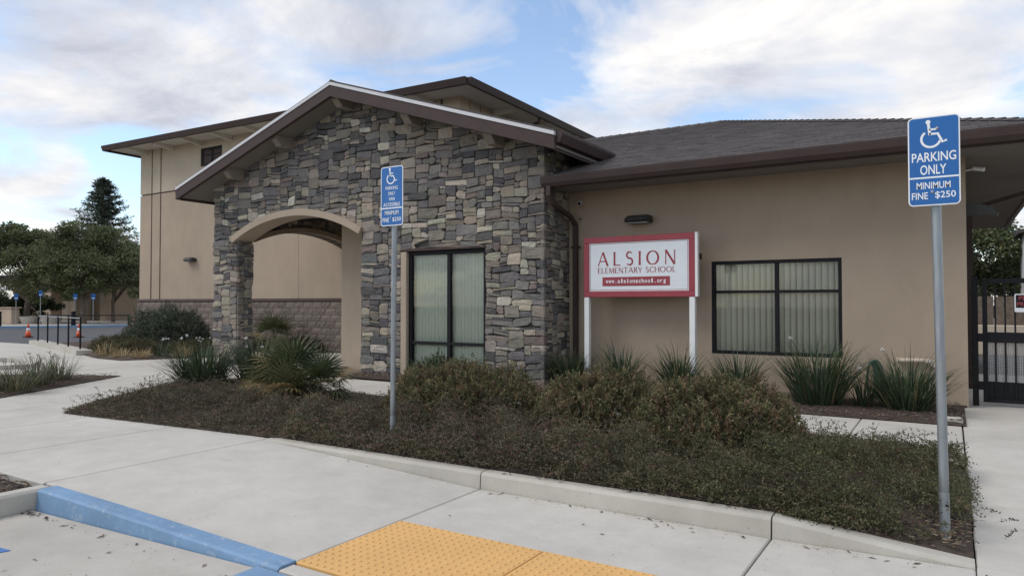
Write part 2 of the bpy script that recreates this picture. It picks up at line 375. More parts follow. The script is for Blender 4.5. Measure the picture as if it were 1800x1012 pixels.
# kerb ramp: flare falling from the walk to the landing
slab_obj([(-6.45, 2.952, 0), (-3.55, 3.105, -.140), (-3.55, 5.16, -.140), (-6.45, 5.16, 0)])
slab_obj([(-3.55, 4.092), (-1.08, 4.092), (-1.08, 5.16), (-3.55, 5.16)], -.140)
slab_obj([(-1.08, 3.08, -.14), (.12, 3.08, -.145), (.12, 5.16, -.118), (-1.08, 5.16, -.14)])
slab_obj([(-3.55, 2.95), (.12, 2.95), (.12, 3.08), (-3.55, 3.08)], -.146)
slab_obj([(-6.26, -5), (-3.4, -5), (-3.4, 2.94), (-3.56, 2.94), (-6.26, 2.79)], -.156, 'conc2')
slab_obj([(-3.4, -5), (4, -5), (4, 2.39), (.125, 2.39), (.125, 2.94), (-3.4, 2.94)], -.156, 'conc2')
# blue painted kerb wedge
bk = MB()
ky = lambda x: .15 * (x + 6.26) / 2.7
prof = lambda x, z: [(x, 2.955 + ky(x), z), (x, 2.83 + ky(x), z - .002), (x, 2.812 + ky(x), z - .016), (x, 2.795 + ky(x), -.20), (x, 2.955 + ky(x), -.20)]
st = [(-6.26, .004), (-5.5, -.03), (-4.8, -.066), (-4.1, -.105), (-3.56, -.136)]
V = [p for x, z in st for p in prof(x, z)]; F = [(i * 5 + j, i * 5 + (j + 1) % 5, i * 5 + 5 + (j + 1) % 5, i * 5 + 5 + j) for i in range(4) for j in range(5)] + [(0, 1, 2, 3, 4), (20, 24, 23, 22, 21)]
tag(obj('painted_kerb', V, F, 'bluecurb'), 'blue painted kerb wedge sloping down to the yellow tactile paving', 'kerb')
pl = MB().slab([(-3.72, 2.935, -.1515), (-3.36, 2.935, -.1515), (-3.30, 2.50, -.1515), (-3.72, 2.50, -.1515)], .003).done('painted_line', 'bluecurb', pave)
MB().slab([(-5.62, 2.05, -.1515), (-5.40, 2.10, -.1515), (-5.36, 2.25, -.1515), (-5.62, 2.22, -.1515)], .003).done('painted_line', 'blue', pave)
# plain kerb along the mulch bed at left
lk = MB().bbox(-6.42, -6.268, -4, 2.925, -.30, .002, .02).done('bed_kerb', 'conc_curb')
tag(lk, 'plain grey kerb beside the wood chip bed at the left end of the blue kerb', 'kerb')
# planter kerb in three cast lengths
def kerb_length(x0, z0, x1, z1, label):
    n = 6; V = []; F = []
    for i in range(n + 1):
        t = i / n; x = x0 + (x1 - x0) * t; z = z0 + (z1 - z0) * t
        V += [(x, 5.305, z - .3), (x, 5.305, z), (x, 5.20, z), (x, 5.178, z - .007), (x, 5.168, z - .024), (x, 5.150, z - .3)]
    F = [(i * 6 + j, i * 6 + (j + 1) % 6, i * 6 + 6 + (j + 1) % 6, i * 6 + 6 + j) for i in range(n) for j in range(6)] + [tuple(range(6))[::-1], tuple(range(n * 6, n * 6 + 6))]
    return tag(obj('kerb', V, F, 'conc_curb', smooth=False), label, 'kerb', 'planter kerb lengths')
kerb_length(-6.45, .004, -3.556, .004, 'left planter kerb length that grows out of the ramp flare')
kerb_length(-3.544, .004, -1.086, .004, 'middle full-height planter kerb length behind the yellow tactile paving')
kerb_length(-1.074, .004, .112, -.100, 'right planter kerb length tapering down beside the tall parking sign post')
# tactile paving: two tiles with domes
def tactile(x0, x1, label):
    t = tag(MB().bbox(x0 + .004, x1 - .004, 3.088, 4.088, -.19, -.136, .004).done('tactile_tile', 'yellow'), label, 'tactile tile', 'yellow tactile tiles')
    m = MB(); nx = int((x1 - x0) / .06); k = 0
    for i in range(nx):
        for j in range(16):
            cx = x0 + .03 + i * (x1 - x0 - .06) / (nx - 1); cy = 3.118 + j * .0627
            m.lathe([(.0150, 0), (.0125, .0050), (.008, .0075)], (cx, cy, -.1362), 7)
    stuff(m.done('dome', 'yellow', t))
tactile(-3.542, -2.30, 'yellow tactile tile with raised domes, next to the blue kerb')
tactile(-2.30, -1.085, 'yellow tactile tile with raised domes, farther from the blue kerb')

# ------------------------------------------------------------------ soil beds
def inpoly(P, x, y):
    n = len(P); r = np.zeros(np.shape(x), bool)
    for i in range(n):
        (x0, y0), (x1, y1) = P[i], P[(i + 1) % n]
        with np.errstate(divide='ignore', invalid='ignore'):
            r ^= ((y0 > y) != (y1 > y)) & (x < (x1 - x0) * (y - y0) / ((y1 - y0) if y1 != y0 else 1e-9) + x0)
    return r
def bed(name, poly, z=.012, hump=.05, step=.14, zf=None):
    """soil surface: polygon border plus an uneven filled grid, one sheet"""
    import mathutils.geometry as mg
    pts = []; n = len(poly)
    for i in range(n):
        a, b = np.array(poly[i]), np.array(poly[(i + 1) % n]); k = max(1, int(np.linalg.norm(b - a) / .25))
        pts += [tuple(a + (b - a) * j / k) for j in range(k)]
    nb = len(pts); xs_, ys_ = zip(*poly)
    gx, gy = np.meshgrid(np.arange(min(xs_), max(xs_), step), np.arange(min(ys_), max(ys_), step)); gx = gx + NR.uniform(-.04, .04, gx.shape); gy = gy + NR.uniform(-.04, .04, gy.shape)
    ok = inpoly(poly, gx, gy)
    inner = [(float(a), float(b)) for a, b in zip(gx[ok], gy[ok])]
    B = np.array(pts); inner = [p for p in inner if np.min(np.hypot(B[:, 0] - p[0], B[:, 1] - p[1])) > .08]
    allp = [Vector(p) for p in pts + inner]
    v, e, f, *_ = mg.delaunay_2d_cdt(allp, [(i, (i + 1) % nb) for i in range(nb)], [], 1, 1e-5)
    out = []
    for i, p in enumerate(v):
        d = min(1, float(np.min(np.hypot(B[:, 0] - p.x, B[:, 1] - p.y))) / .5)
        zz = z + hump * d + rnd.uniform(0, .025) * d + (zf(p.x, p.y) if zf else 0); out.append((p.x, p.y, zz))
    return struct(obj(name, out, [tuple(q) for q in f], 'mulch', smooth=True))
P_MAIN = [(-10.3, 4.92), (-6.5, 5.24), (-6.3, 5.307), (.11, 5.307), (.115, 7.35), (.0, 7.8), (-.35, 8.2), (-1.0, 8.42), (-2, 8.5), (-9.6, 8.58), (-11.0, 8.95), (-12.1, 8.95), (-12.25, 8.2), (-11.85, 7.3)]
zmain = lambda x, y: -.11 * max(0, min(1, (x + 1.2) / 1.3)) * max(0, min(1, (7.4 - y) / 1.6))
bed('planter_soil', P_MAIN, zf=zmain)
P_WALL = [(-6.24, 10.18), (.155, 10.18), (.155, 12.02), (-6.24, 12.02)]; bed('wall_bed_soil', P_WALL)
bed('stone_base_soil', [(-10.7, 10.32), (-6.24, 10.30), (-6.24, 11.1), (-10.7, 11.1)], hump=.02)
P_ISL = [(-14.5, 8.06), (-13.6, 6.6), (-12.75, 5.15), (-12.4, 4.3), (-14, 4.0), (-17.5, 5.6), (-16.4, 6.95), (-15.33, 7.56)]; bed('island_soil', P_ISL)
P_CORN = [(-6.425, -3), (-6.425, 2.88), (-7.35, 2.9), (-9.5, 2.6), (-9.5, -3)]; bed('chip_bed_soil', P_CORN, -.035, .03)
P_FAR = [(-23.5, 11.4), (-21.4, 10.75), (-19.7, 10.27), (-18.4, 10.2), (-17.9, 11.3), (-17.3, 12.2), (-17.6, 13.0), (-18.4, 14.2), (-17.3, 15.1), (-14.5, 15.4), (-14.5, 15.48), (-28, 15.48), (-28, 13)]; bed('far_bed_soil', P_FAR)

# ================================================================== SCHOOL BUILDING
school = thing('school_building', 'single-storey tan school building with stone gabled porch and dark hip roof', 'building')
WY, SY = 12.03, 11.06           # stucco wall plane, stone front plane
RX = .21                        # right end of the wall
def wall_holes(mb, x0, x1, z0, z1, y, holes, depth=.14, axis='y'):
    xs = sorted({x0, x1, *[h[0] for h in holes], *[h[1] for h in holes]}); zs = sorted({z0, z1, *[h[2] for h in holes], *[h[3] for h in holes]})
    for a, b in zip(xs[:-1], xs[1:]):
        for c, d in zip(zs[:-1], zs[1:]):
            if any(h[0] <= a and b <= h[1] and h[2] <= c and d <= h[3] for h in holes): continue
            mb.add([(a, y, c), (b, y, c), (b, y, d), (a, y, d)], [(0, 1, 2, 3)])
    for a, b, c, d in holes:
        mb.add([(a, y, c), (b, y, c), (b, y, d), (a, y, d), (a, y + depth, c), (b, y + depth, c), (b, y + depth, d), (a, y + depth, d)], [(0, 4, 5, 1), (1, 5, 6, 2), (2, 6, 7, 3), (3, 7, 4, 0)])
W2 = (-3.47, -1.43, .645, 2.215)
w = MB(); wall_holes(w, -6.2, RX, -.3, 3.66, WY, [W2])
w.add([(RX, WY, -.3), (RX, 24, -.3), (RX, 24, 3.66), (RX, WY, 3.66)], [(0, 1, 2, 3)])
w.done('wall', 'tan', school)
w = MB(); w.box(-12.5, -9.7, 12.25, 16, -.3, 4.6); w.done('wall', 'trim', school)     # wall end seen inside the porch
MB().box(-6.2, RX - .02, WY - .012, WY + .02, -.05, .035).done('weep_screed', 'fascia', school)

def window(name, hole, y, rows, cols_x, rail_z, slat_n, blind, parent, fw=.055, setback=.05, door_bottom=False, slat_ang=14):
    x0, x1, z0, z1 = hole
    win = MB()
    win.bbox(x0, x0 + fw, y + setback - .03, y + setback + .06, z0, z1, .004).bbox(x1 - fw, x1, y + setback - .03, y + setback + .06, z0, z1, .004)
    win.bbox(x0 + fw, x1 - fw, y + setback - .03, y + setback + .06, z0, z0 + fw, .004).bbox(x0 + fw, x1 - fw, y + setback - .03, y + setback + .06, z1 - fw, z1, .004)
    root = win.done(name, 'black', parent)
    MB().bbox(cols_x - fw * .55, cols_x + fw * .55, y + setback - .025, y + setback + .055, z0 + fw, z1 - fw, .004).done('mullion', 'black', root)
    for a, b in ((x0 + fw, cols_x - fw * .55), (cols_x + fw * .55, x1 - fw)):
        MB().bbox(a, b, y + setback - .02, y + setback + .05, rail_z - fw * .42, rail_z + fw * .42, .004).done('transom', 'black', root)
        for c, d in ((z0 + fw, rail_z - fw * .42), (rail_z + fw * .42, z1 - fw)):
            MB().add([(a, y + setback + .01, c), (b, y + setback + .01, c), (b, y + setback + .01, d), (a, y + setback + .01, d)], [(0, 1, 2, 3)]).done('pane', 'glass', root)
    # blinds: one mesh shared by all slats, hung behind the glass
    wdt = (x1 - x0 - .04) / slat_n * 1.10; yy = y + setback + .12; me = None
    V = [(-wdt / 2, 0, z0 + .02), (-wdt / 4, -.012, z0 + .02), (0, -.016, z0 + .02), (wdt / 4, -.012, z0 + .02), (wdt / 2, 0, z0 + .02)]
    V = V + [(a, b, z1 - .01) for a, b, c in V]; F = [(i, i + 1, i + 6, i + 5) for i in range(4)]
    for k in range(slat_n):
        px = x0 + .02 + (k + .5) * (x1 - x0 - .04) / slat_n
        if me is None: o = obj('blind_slat', V, F, blind, root, smooth=True); me = o.data
        else: o = link(bpy.data.objects.new('blind_slat', me), root)
        o.location = (px, yy, 0); o.rotation_euler = (0, 0, R(slat_ang + rnd.uniform(-5, 5)))
    # dim room behind
    rb = MB(); rb.add([(x0 - .3, yy + .9, z0 - .2), (x1 + .3, yy + .9, z0 - .2), (x1 + .3, yy + .9, z1 + .2), (x0 - .3, yy + .9, z1 + .2), (x0 - .3, y + .13, z0 - .2), (x1 + .3, y + .13, z0 - .2), (x1 + .3, y + .13, z1 + .2), (x0 - .3, y + .13, z1 + .2)],
                      [(0, 1, 2, 3), (0, 4, 5, 1), (1, 5, 6, 2), (2, 6, 7, 3), (3, 7, 4, 0)])
    rb.done('room_interior', 'room', root)
    return root
window('window', W2, WY, 2, -2.41, 1.695, 21, 'blind2', school, slat_ang=34)
W1 = (-9.44, -7.51, .03, 2.55)
window('window', W1, SY + .06, 2, -8.42, .70, 23, 'blind', school, fw=.075, setback=.04, slat_ang=20)
MB().bbox(-9.60, -9.445, SY - .005, SY + .30, -.05, 2.55, .01).done('window_jamb', 'trim', school)
MB().bbox(-9.50, -7.48, SY - .012, SY + .30, 2.555, 2.61, .008).done('window_head', 'fascia', school)

# ---- stone veneer ----------------------------------------------------------
GX0, GX1, GXC = -15.81, -6.27, -11.05         # stone wall ends and gable centre
ARC = (-12.845, -1.05, 4.71)                  # porch arch centre x, z, outer radius
JL, JR = -14.87, -10.75
SLOPE = .324
def gable_z(x): return 6.15 - .26 - SLOPE * abs(x - GXC)
def arch_z(x, r): 
    d = r * r - (x - ARC[0]) ** 2
    return ARC[1] + math.sqrt(d) if d > 0 else -9
facade = MB()
facade.prism([(GX0, -.3), (JL, -.3), (JL, 3.0), (GX0, 3.0)], SY + .06, 11.5)
cur = [(JL + (JR - JL) * k / 16, arch_z(JL + (JR - JL) * k / 16, 4.60)) for k in range(17)]
facade.prism([(GX0, 3.0), (JL, 3.0)] + cur + [(JR, 3.0), (-9.60, 3.0), (-9.60, gable_z(-9.60)), (GXC, gable_z(GXC)), (GX0, gable_z(GX0))], SY + .06, 11.5)
facade.prism([(JR, -.3), (-9.60, -.3), (-9.60, 3.0), (JR, 3.0)], SY + .06, 11.5)
facade.prism([(-9.60, 2.60), (GX1, 2.60), (GX1, gable_z(GX1)), (-9.60, gable_z(-9.60))], SY + .06, 11.5)
facade.box(W1[1], GX1, SY + .06, 11.5, -.3, 2.60)
facade.box(-6.6, GX1, 11.5, 12.6, -.3, 4.4)
facade_o = facade.done('stone_facade', 'mortar', school)
facade_o['label'] = 'mixed grey and tan ledge stone front with arch'
PAL = [((.120, .116, .118), 2.2), ((.168, .160, .157), 3.0), ((.222, .207, .193), 3.4), ((.280, .248, .210), 3.0), ((.350, .308, .252), 2.4), ((.43, .385, .318), 1.6), ((.225, .190, .166), 1.3), ((.50, .46, .39), .6)]
def stone_col():
    c = rnd.choices([p[0] for p in PAL], [p[1] for p in PAL])[0]; k = rnd.uniform(.78, 1.10); return tuple(v * k * rnd.uniform(.96, 1.04) for v in c)
C = .056
SIZES = [((3, 1), 3), ((4, 1), 4), ((5, 1), 3), ((6, 1), 1.5), ((2, 1), 1.5), ((2, 2), 5), ((3, 2), 8), ((4, 2), 7), ((5, 2), 4), ((6, 2), 2), ((1, 2), .7), ((2, 3), 2.5), ((3, 3), 5), ((4, 3), 5), ((5, 3), 3), ((6, 3), 1.3), ((3, 4), 1.2), ((4, 4), 2.4), ((5, 4), 1.8), ((6, 4), .8)]
def tile_region(nx, nz, inside, fixed=()):
    occ = np.zeros((nx, nz), bool)
    for i in range(nx):
        for j in range(nz): occ[i, j] = not inside(i, j)
    out = []
    for (i, j, w_, h_, c) in fixed:
        w2 = w_
        while w2 > 0 and occ[i:i + w2, j:j + h_].any(): w2 -= 1
        if w2 and not occ[i:i + w2, j:j + h_].any(): occ[i:i + w2, j:j + h_] = True; out.append((i, j, w2, h_, c))
    for j in range(nz):
        for i in range(nx):
            if occ[i, j]: continue
            for _ in range(14):
                (w_, h_), _k = rnd.choices(SIZES, [s[1] for s in SIZES])[0]
                if i + w_ <= nx and j + h_ <= nz and not occ[i:i + w_, j:j + h_].any(): break
            else: w_ = h_ = 1
            if i + w_ > nx or j + h_ > nz or occ[i:i + w_, j:j + h_].any(): w_ = h_ = 1
            # do not leave a one-cell sliver to the right
            if i + w_ < nx and not occ[i + w_, j] and (i + w_ + 1 >= nx or occ[i + w_ + 1, j]) and not occ[i + w_, j:j + h_].any(): w_ += 1
            occ[i:i + w_, j:j + h_] = True; out.append((i, j, w_, h_, stone_col()))
    return out
_ph = [rnd.uniform(0, 6.28) for _ in range(12)]
def warp(u, v):
    a = .015 * math.sin(u * 5.3 + v * 3.1 + _ph[0]) + .011 * math.sin(u * 2.1 - v * 8.3 + _ph[1]) + .010 * math.sin(u * 13 + v * 4 + _ph[2])
    b = .015 * math.sin(u * 6.1 + v * 2.3 + _ph[3]) + .010 * math.sin(u * 9.7 - v * 3.7 + _ph[4]) + .009 * math.sin(u * 15.5 + v * 7 + _ph[5])
    return u + a, v + b
def stone_shape(u0, u1, v0, v1, clampf, flat_left=False, flat_right=False):
    """one stone in face coordinates (u along, v up, depth outward): returns verts, faces, area"""
    g = .0042; w_, h_ = u1 - u0, v1 - v0; m = min(w_, h_)
    u0 += 0 if flat_left else g; u1 -= 0 if flat_right else g; v0 += g; v1 -= g
    cs = [rnd.uniform(.03, .10) * m if rnd.random() < .74 else rnd.uniform(.12, .36) * m for _ in range(4)]
    if flat_left: cs[0] = cs[3] = .004
    if flat_right: cs[1] = cs[2] = .004
    jit = lambda s=.008: rnd.uniform(-s, s)
    P = []
    for (cu, cv, du, dv, c) in ((u0, v0, 1, 1, cs[0]), (u1, v0, -1, 1, cs[1]), (u1, v1, -1, -1, cs[2]), (u0, v1, 1, -1, cs[3])):
        a = (cu, cv + dv * c); b = (cu + du * c * rnd.uniform(.8, 1.5), cv); P += [a, b] if (du * dv > 0) else [b, a]
    Q = []
    for i, p in enumerate(P):
        q = warp(*p); edge_l = flat_left and abs(p[0] - u0) < .006; edge_r = flat_right and abs(p[0] - u1) < .006
        uu = p[0] if (edge_l or edge_r) else q[0] + jit(.005); Q.append(clampf(uu, q[1] + jit(.005)))
    n = len(Q); cu = sum(q[0] for q in Q) / n; cv = sum(q[1] for q in Q) / n
    t = rnd.uniform(.046, .066); e = min(.30, .010 / max(.03, m)); e2 = rnd.uniform(.42, .62)
    tilt_u, tilt_v = rnd.uniform(-.07, .07), rnd.uniform(-.09, .09)
    V = [(q[0], q[1], -.012) for q in Q] + [(q[0], q[1], t - .013) for q in Q]
    V += [(q[0] + (cu - q[0]) * e, q[1] + (cv - q[1]) * e, t + tilt_u * (q[0] - cu) + tilt_v * (q[1] - cv) + jit(.005)) for q in Q]
    V += [(q[0] + (cu - q[0]) * e2 + jit(.012), q[1] + (cv - q[1]) * e2 + jit(.006), t + .004 + jit(.007)) for q in Q]
    F = []
    for k in (0, 1, 2): F += [(k * n + i, k * n + (i + 1) % n, (k + 1) * n + (i + 1) % n, (k + 1) * n + i) for i in range(n)]
    F += [tuple(range(3 * n, 4 * n))]
    return V, F, w_ * h_
STONES = []          # (area, verts(world), faces, tint)
def veneer(stones, u_of, place, clampf, flats):
    for (i, j, w_, h_, c) in stones:
        fl, fr = flats(i, j, w_, h_)
        V, F, a = stone_shape(u_of(i), u_of(i + w_), j * C - .05, (j + h_) * C - .05, clampf, fl, fr)
        STONES.append((a, [place(*v) for v in V], F, c))
# front face; the column count makes the right corner line exact
nxf = round((GX1 - GX0) / .086); cwf = (GX1 - GX0 + .06) / nxf; nzf = 109
uf = lambda i: GX0 + i * cwf
def front_inside(i, j):
    x, z = uf(i + .5), (j + .5) * C - .05
    if z > gable_z(x) + .10: return False
    if JL < x < JR and z < arch_z(x, 4.66): return False
    if W1[0] - .155 < x < W1[1] and z < 2.60: return False
    return True
def front_clamp(u, v):
    if v < 2.60 and W1[0] - .16 < u < W1[1] + .005:
        if u < -8.5: u = min(u, W1[0] - .16)
        else: u = max(u, W1[1] + .005)
    if v < 2.9 and JL - .003 < u < JR + .003: u = JL - .003 if u < ARC[0] else JR + .003
    return u, v
front = tile_region(nxf, nzf, front_inside)
pier_i = int(round((JL - GX0) / cwf))
veneer(front, uf, lambda u, v, d: (u, SY + .06 - d, v), front_clamp, lambda i, j, w_, h_: (False, i + w_ == nxf))
# right return face (looks +X): quoins share rows and colours with the front corner stones
def corner_fixed(src, col): return [(0, j, rnd.choice((2, 2, 3, 4)), h_, c) for (i, j, w_, h_, c) in src if i + w_ == col]
side = tile_region(16, 78, lambda i, j: True, corner_fixed(front, nxf))
veneer(side, lambda i: i * .0655, lambda u, v, d: (GX1 + d, SY + .0 + u, v), lambda u, v: (u, v), lambda i, j, w_, h_: (i == 0, False))
# inner face of the left pier (looks +X)
pfix = [(0, j, rnd.choice((1, 2, 3)), h_, c) for (i, j, w_, h_, c) in front if i + w_ == pier_i and j * C < 2.95]
pier = tile_region(7, 55, lambda i, j: True, pfix)
veneer(pier, lambda i: i * .063, lambda u, v, d: (JL + d * .6 - .01, SY + .03 + u, v), lambda u, v: (u, v), lambda i, j, w_, h_: (i == 0, False))
# side arch wall inside the porch (looks +X), above its arch
SARC = (13.75, 3.47 - 4.6, 4.6)
def sarch(y): return SARC[1] + math.sqrt(max(0, SARC[2] ** 2 - (y - SARC[0]) ** 2))
inner = tile_region(58, 82, lambda i, j: (j + .5) * C - .05 > sarch(11.5 + (i + .5) * .068) + .10 and (j + .5) * C < 4.35)
veneer(inner, lambda i: 11.5 + i * .068, lambda u, v, d: (-15.35 + d, u, v), lambda u, v: (u, v), lambda i, j, w_, h_: (False, False))
STONES.sort(key=lambda s: -s[0])
# the 300 largest that face the camera are parts; the rest is one joined part
for a, V, F, c in STONES[:300]: obj('stone', V, F, 'stone', facade_o, tint=c)
VV, FF, TT = [], [], []
for a, V, F, c in STONES[300:]:
    b = len(VV); VV += V; FF += [tuple(i + b for i in f) for f in F]; TT += [c] * len(V)
stuff(obj('small_stones', VV, FF, 'stone', facade_o, tint=np.array(TT)))

# ---- arches ----------------------------------------------------------------
def arch_band(cx, cz, r_out, th, half_out, n=28):
    a = math.asin(half_out / r_out); out = []
    for k in range(n + 1):
        t = -a + 2 * a * k / n; out.append((cx + r_out * math.sin(t), cz + r_out * math.cos(t)))
    for k in range(n, -1, -1):
        t = -a + 2 * a * k / n; out.append((cx + (r_out - th) * math.sin(t), cz + (r_out - th) * math.cos(t)))
    return out
def arch_mesh(cx, cz, r_out, th, half, y0, y1, axis):
    p = arch_band(cx, cz, r_out, th, half); n = len(p) // 2; mk = (lambda q, t: (q[0], t, q[1])) if axis == 'y' else (lambda q, t: (t, q[0], q[1]))
    V = [mk(q, y0) for q in p] + [mk(q, y1) for q in p]; N2 = len(p); F = []
    for k in range(n - 1):
        i0, i1, j0, j1 = k, k + 1, N2 - 1 - k, N2 - 2 - k
        F += [(i0, i1, j1, j0), (N2 + i0, N2 + j0, N2 + j1, N2 + i1), (i0, N2 + i0, N2 + i1, i1), (j0, j1, N2 + j1, N2 + j0)]
    F += [(0, N2 - 1, 2 * N2 - 1, N2), (n - 1, 2 * N2 - n - 1 + 0, 0, 0)][:1] + [(n - 1, n, N2 + n, N2 + n - 1)]
    return V, F
V, F = arch_mesh(ARC[0], ARC[1], ARC[2], .15, 2.19, SY - .075, 11.52, 'y'); obj('arch_trim', V, F, 'trim', school)
V, F = arch_mesh(SARC[0], SARC[1], SARC[2] + .13, .13, 1.9, -15.75, -15.24, 'x'); obj('arch_trim', V, F, 'trim', school)
sa = MB(); pts = [(11.5, sarch(11.5))] + [(11.5 + 4 * k / 16, sarch(11.5 + 4 * k / 16)) for k in range(1, 17)] + [(15.48, 4.4), (11.5, 4.4)]
sa.prism(pts, -15.74, -15.36, 'x').done('side_arch_wall', 'mortar', school)
MB().box(-15.35, -12.51, 11.52, 15.47, 4.36, 4.42).done('porch_ceiling', 'soffit', school)

# ---- porch gable roof ------------------------------------------------------
EXL, EXR, GZ, GY = GXC - 5.42, GXC + 5.35, 6.15, 10.5
zL, zR = GZ - SLOPE * 5.42, GZ - SLOPE * 5.35
pr_ = MB(); pr_.slab([(EXL, GY, zL), (GXC, GY, GZ), (GXC, 16.5, GZ), (EXL, 16.5, zL)], .05).slab([(GXC, GY, GZ + .001), (EXR, GY, zR), (EXR, 14.2, zR), (GXC, 16.5, GZ + .001)], .05)
porch_roof = pr_.done('porch_roof', 'roof', school)
def sloped_strip(x0, z0, x1, z1, ya, yb, top, bot):
    return MB().add([(x0, ya, z0 + top), (x1, ya, z1 + top), (x1, ya, z1 + bot), (x0, ya, z0 + bot), (x0, yb, z0 + top), (x1, yb, z1 + top), (x1, yb, z1 + bot), (x0, yb, z0 + bot)],
                    [(0, 3, 2, 1), (4, 5, 6, 7), (0, 1, 5, 4), (3, 7, 6, 2), (0, 4, 7, 3), (1, 2, 6, 5)])
for x0, z0, x1, z1 in ((EXL - .02, zL - .006, GXC, GZ), (GXC + .001, GZ, EXR + .02, zR - .006)):
    sloped_strip(x0, z0, x1, z1, GY - .035, GY + .05, -.052, -.285).done('barge_board', 'fascia', porch_roof)
    sloped_strip(x0, z0, x1, z1, GY - .05, GY + .04, .016, -.05).done('drip_edge', 'drip', porch_roof)
    sloped_strip(x0, z0, x1, z1, GY - .015, GY + .09, .055, .024).done('shingle_edge', 'roof', porch_roof)
    sloped_strip(x0, z0, x1, z1, GY + .052, 15.4, -.21, -.25).done('soffit', 'soffit', porch_roof)
MB().prism([(GXC - .16, GZ - .02), (GXC, GZ + .075), (GXC + .16, GZ - .02)], GY - .02, 16.4, 'y').done('ridge_cap', 'roof', porch_roof)
for bx in (-14.72, -12.97, -11.05, -9.13, -7.15):
    zt = GZ - .252 - SLOPE * abs(bx - GXC) - .03
    b = MB(); b.add([(bx - .09, SY + .1, zt + .06), (bx + .09, SY + .1, zt + .06), (bx + .09, GY + .10, zt + .06), (bx - .09, GY + .10, zt + .06), (bx - .09, SY + .1, zt - .17), (bx + .09, SY + .1, zt - .17), (bx + .09, GY + .24, zt - .17), (bx - .09, GY + .24, zt - .17), (bx + .09, GY + .10, zt - .03), (bx - .09, GY + .10, zt - .03)],
          [(0, 1, 2, 3), (4, 7, 6, 5), (1, 5, 6, 8, 2), (0, 3, 9, 7, 4), (2, 8, 9, 3), (8, 6, 7, 9)])
    b.done('rafter_beam', 'beam', porch_roof)
# eave gutters of the porch roof
def gutter_prof(sgn): return [(0, .0), (0, -.19), (sgn * .09, -.19), (sgn * .15, -.05), (sgn * .15, 0)]
for ex, ez, sg, y1 in ((EXR, zR, 1, 12.75), (EXL, zL, -1, 15.4)):
    p = [(ex + a * 1.0, ez + .015 + b) for a, b in gutter_prof(sg)]
    MB().prism(p, GY + .02, y1, 'y').done('gutter', 'gutter', porch_roof)
    MB().box(min(ex, ex - sg * .04), max(ex, ex - sg * .04), GY + .06, y1, ez - .30, ez - .055).done('fascia', 'fascia', porch_roof)

# ---- main hip roof ---------------------------------------------------------
EY, EXE, EZ, K = 11.04, 1.32, 3.77, 5.95
AZ = EZ + K * .353
ap = (EXE - K, EY + K, AZ)
roof = MB(); roof.slab([(-6.12, EY, EZ), (EXE, EY, EZ), ap, (-9.8, EY + K, AZ), (-9.8, 12.5, EZ + (12.5 - EY) * .353), (-6.12, 12.5, EZ + (12.5 - EY) * .353)], .05)
roof.add([(EXE, EY, EZ - .03), (EXE, EY + 2 * K, EZ - .03), (ap[0], ap[1], AZ - .03)], [(0, 1, 2)])
roof.add([(EXE, EY + 2 * K, EZ - .03), (-9.8, EY + 2 * K, EZ - .03), (-9.8, EY + K, AZ - .03), (ap[0], ap[1], AZ - .03)], [(0, 1, 2, 3)])
roof_o = roof.done('roof', 'roof', school)
# shingles on the front slope, one raised tab each, all one part
sv, sq, st_ = [], [], []
cs_, sn_ = 1 / math.hypot(1, .353), .353 / math.hypot(1, .353); L_ = K / cs_
row = 0; s = 0.0; CO = .118
def roofpt(x, s, up): return (x, EY + s * cs_ - up * sn_, EZ + s * sn_ + up * cs_)
while s < L_ - .05:
    y = EY + s * cs_; xr = EXE - (y - EY); xl = -6.10 if y < 12.5 else -9.7
    x = xl - rnd.uniform(0, .25)
    while x < xr:
        w_ = rnd.uniform(.15, .36); a, b_ = max(x, xl), min(x + w_ - .006, xr)
        if b_ - a > .02:
            t = .015 + rnd.uniform(0, .004); i = len(sv); lo = s - .006 - rnd.uniform(0, .002); c = np.array((.115, .104, .101)) * rnd.uniform(.80, 1.20)
            sv += [roofpt(a, lo, t), roofpt(b_, lo, t), roofpt(b_, s + CO + .02, .007), roofpt(a, s + CO + .02, .007), roofpt(a, lo, .0), roofpt(b_, lo, .0)]
            sq += [(i, i + 1, i + 2, i + 3), (i + 4, i + 5, i + 1, i), (i + 1, i + 5, i + 2, i + 2), (i + 4, i, i + 3, i + 3)]; st_ += [c] * 6
        x += w_
    s += CO; row += 1
sq = [tuple(dict.fromkeys(f)) for f in sq]
stuff(obj('shingles', sv, sq, 'shingle', roof_o, tint=np.array(st_)))
# hip and ridge caps
capv = MB()
nn = 46
for k in range(nn):
    t = k / nn; p = Vector((EXE, EY, EZ)).lerp(Vector(ap), t); q = Vector((EXE, EY, EZ)).lerp(Vector(ap), (k + 1.25) / nn)
    d = Vector((.7071, .7071, 0)) * .12; h = .05
    capv.add([p - d + Vector((0, 0, .0)), p + Vector((0, 0, h)), p + d, q - d + Vector((0, 0, -.012)), q + Vector((0, 0, h - .022)), q + d], [(0, 1, 4, 3), (1, 2, 5, 4), (0, 2, 1)])
for k in range(20):
    x0 = ap[0] - k * .26; capv.add([(x0, ap[1] - .13, AZ - .03), (x0, ap[1], AZ + .045), (x0, ap[1] + .13, AZ - .03), (x0 - .3, ap[1] - .13, AZ - .04), (x0 - .3, ap[1], AZ + .03), (x0 - .3, ap[1] + .13, AZ - .04)], [(0, 1, 4, 3), (1, 2, 5, 4), (0, 2, 1)])
stuff(obj('hip_caps', capv.V, capv.F, 'shingle', roof_o, tint=np.array([(.085, .076, .074)] * len(capv.V))))
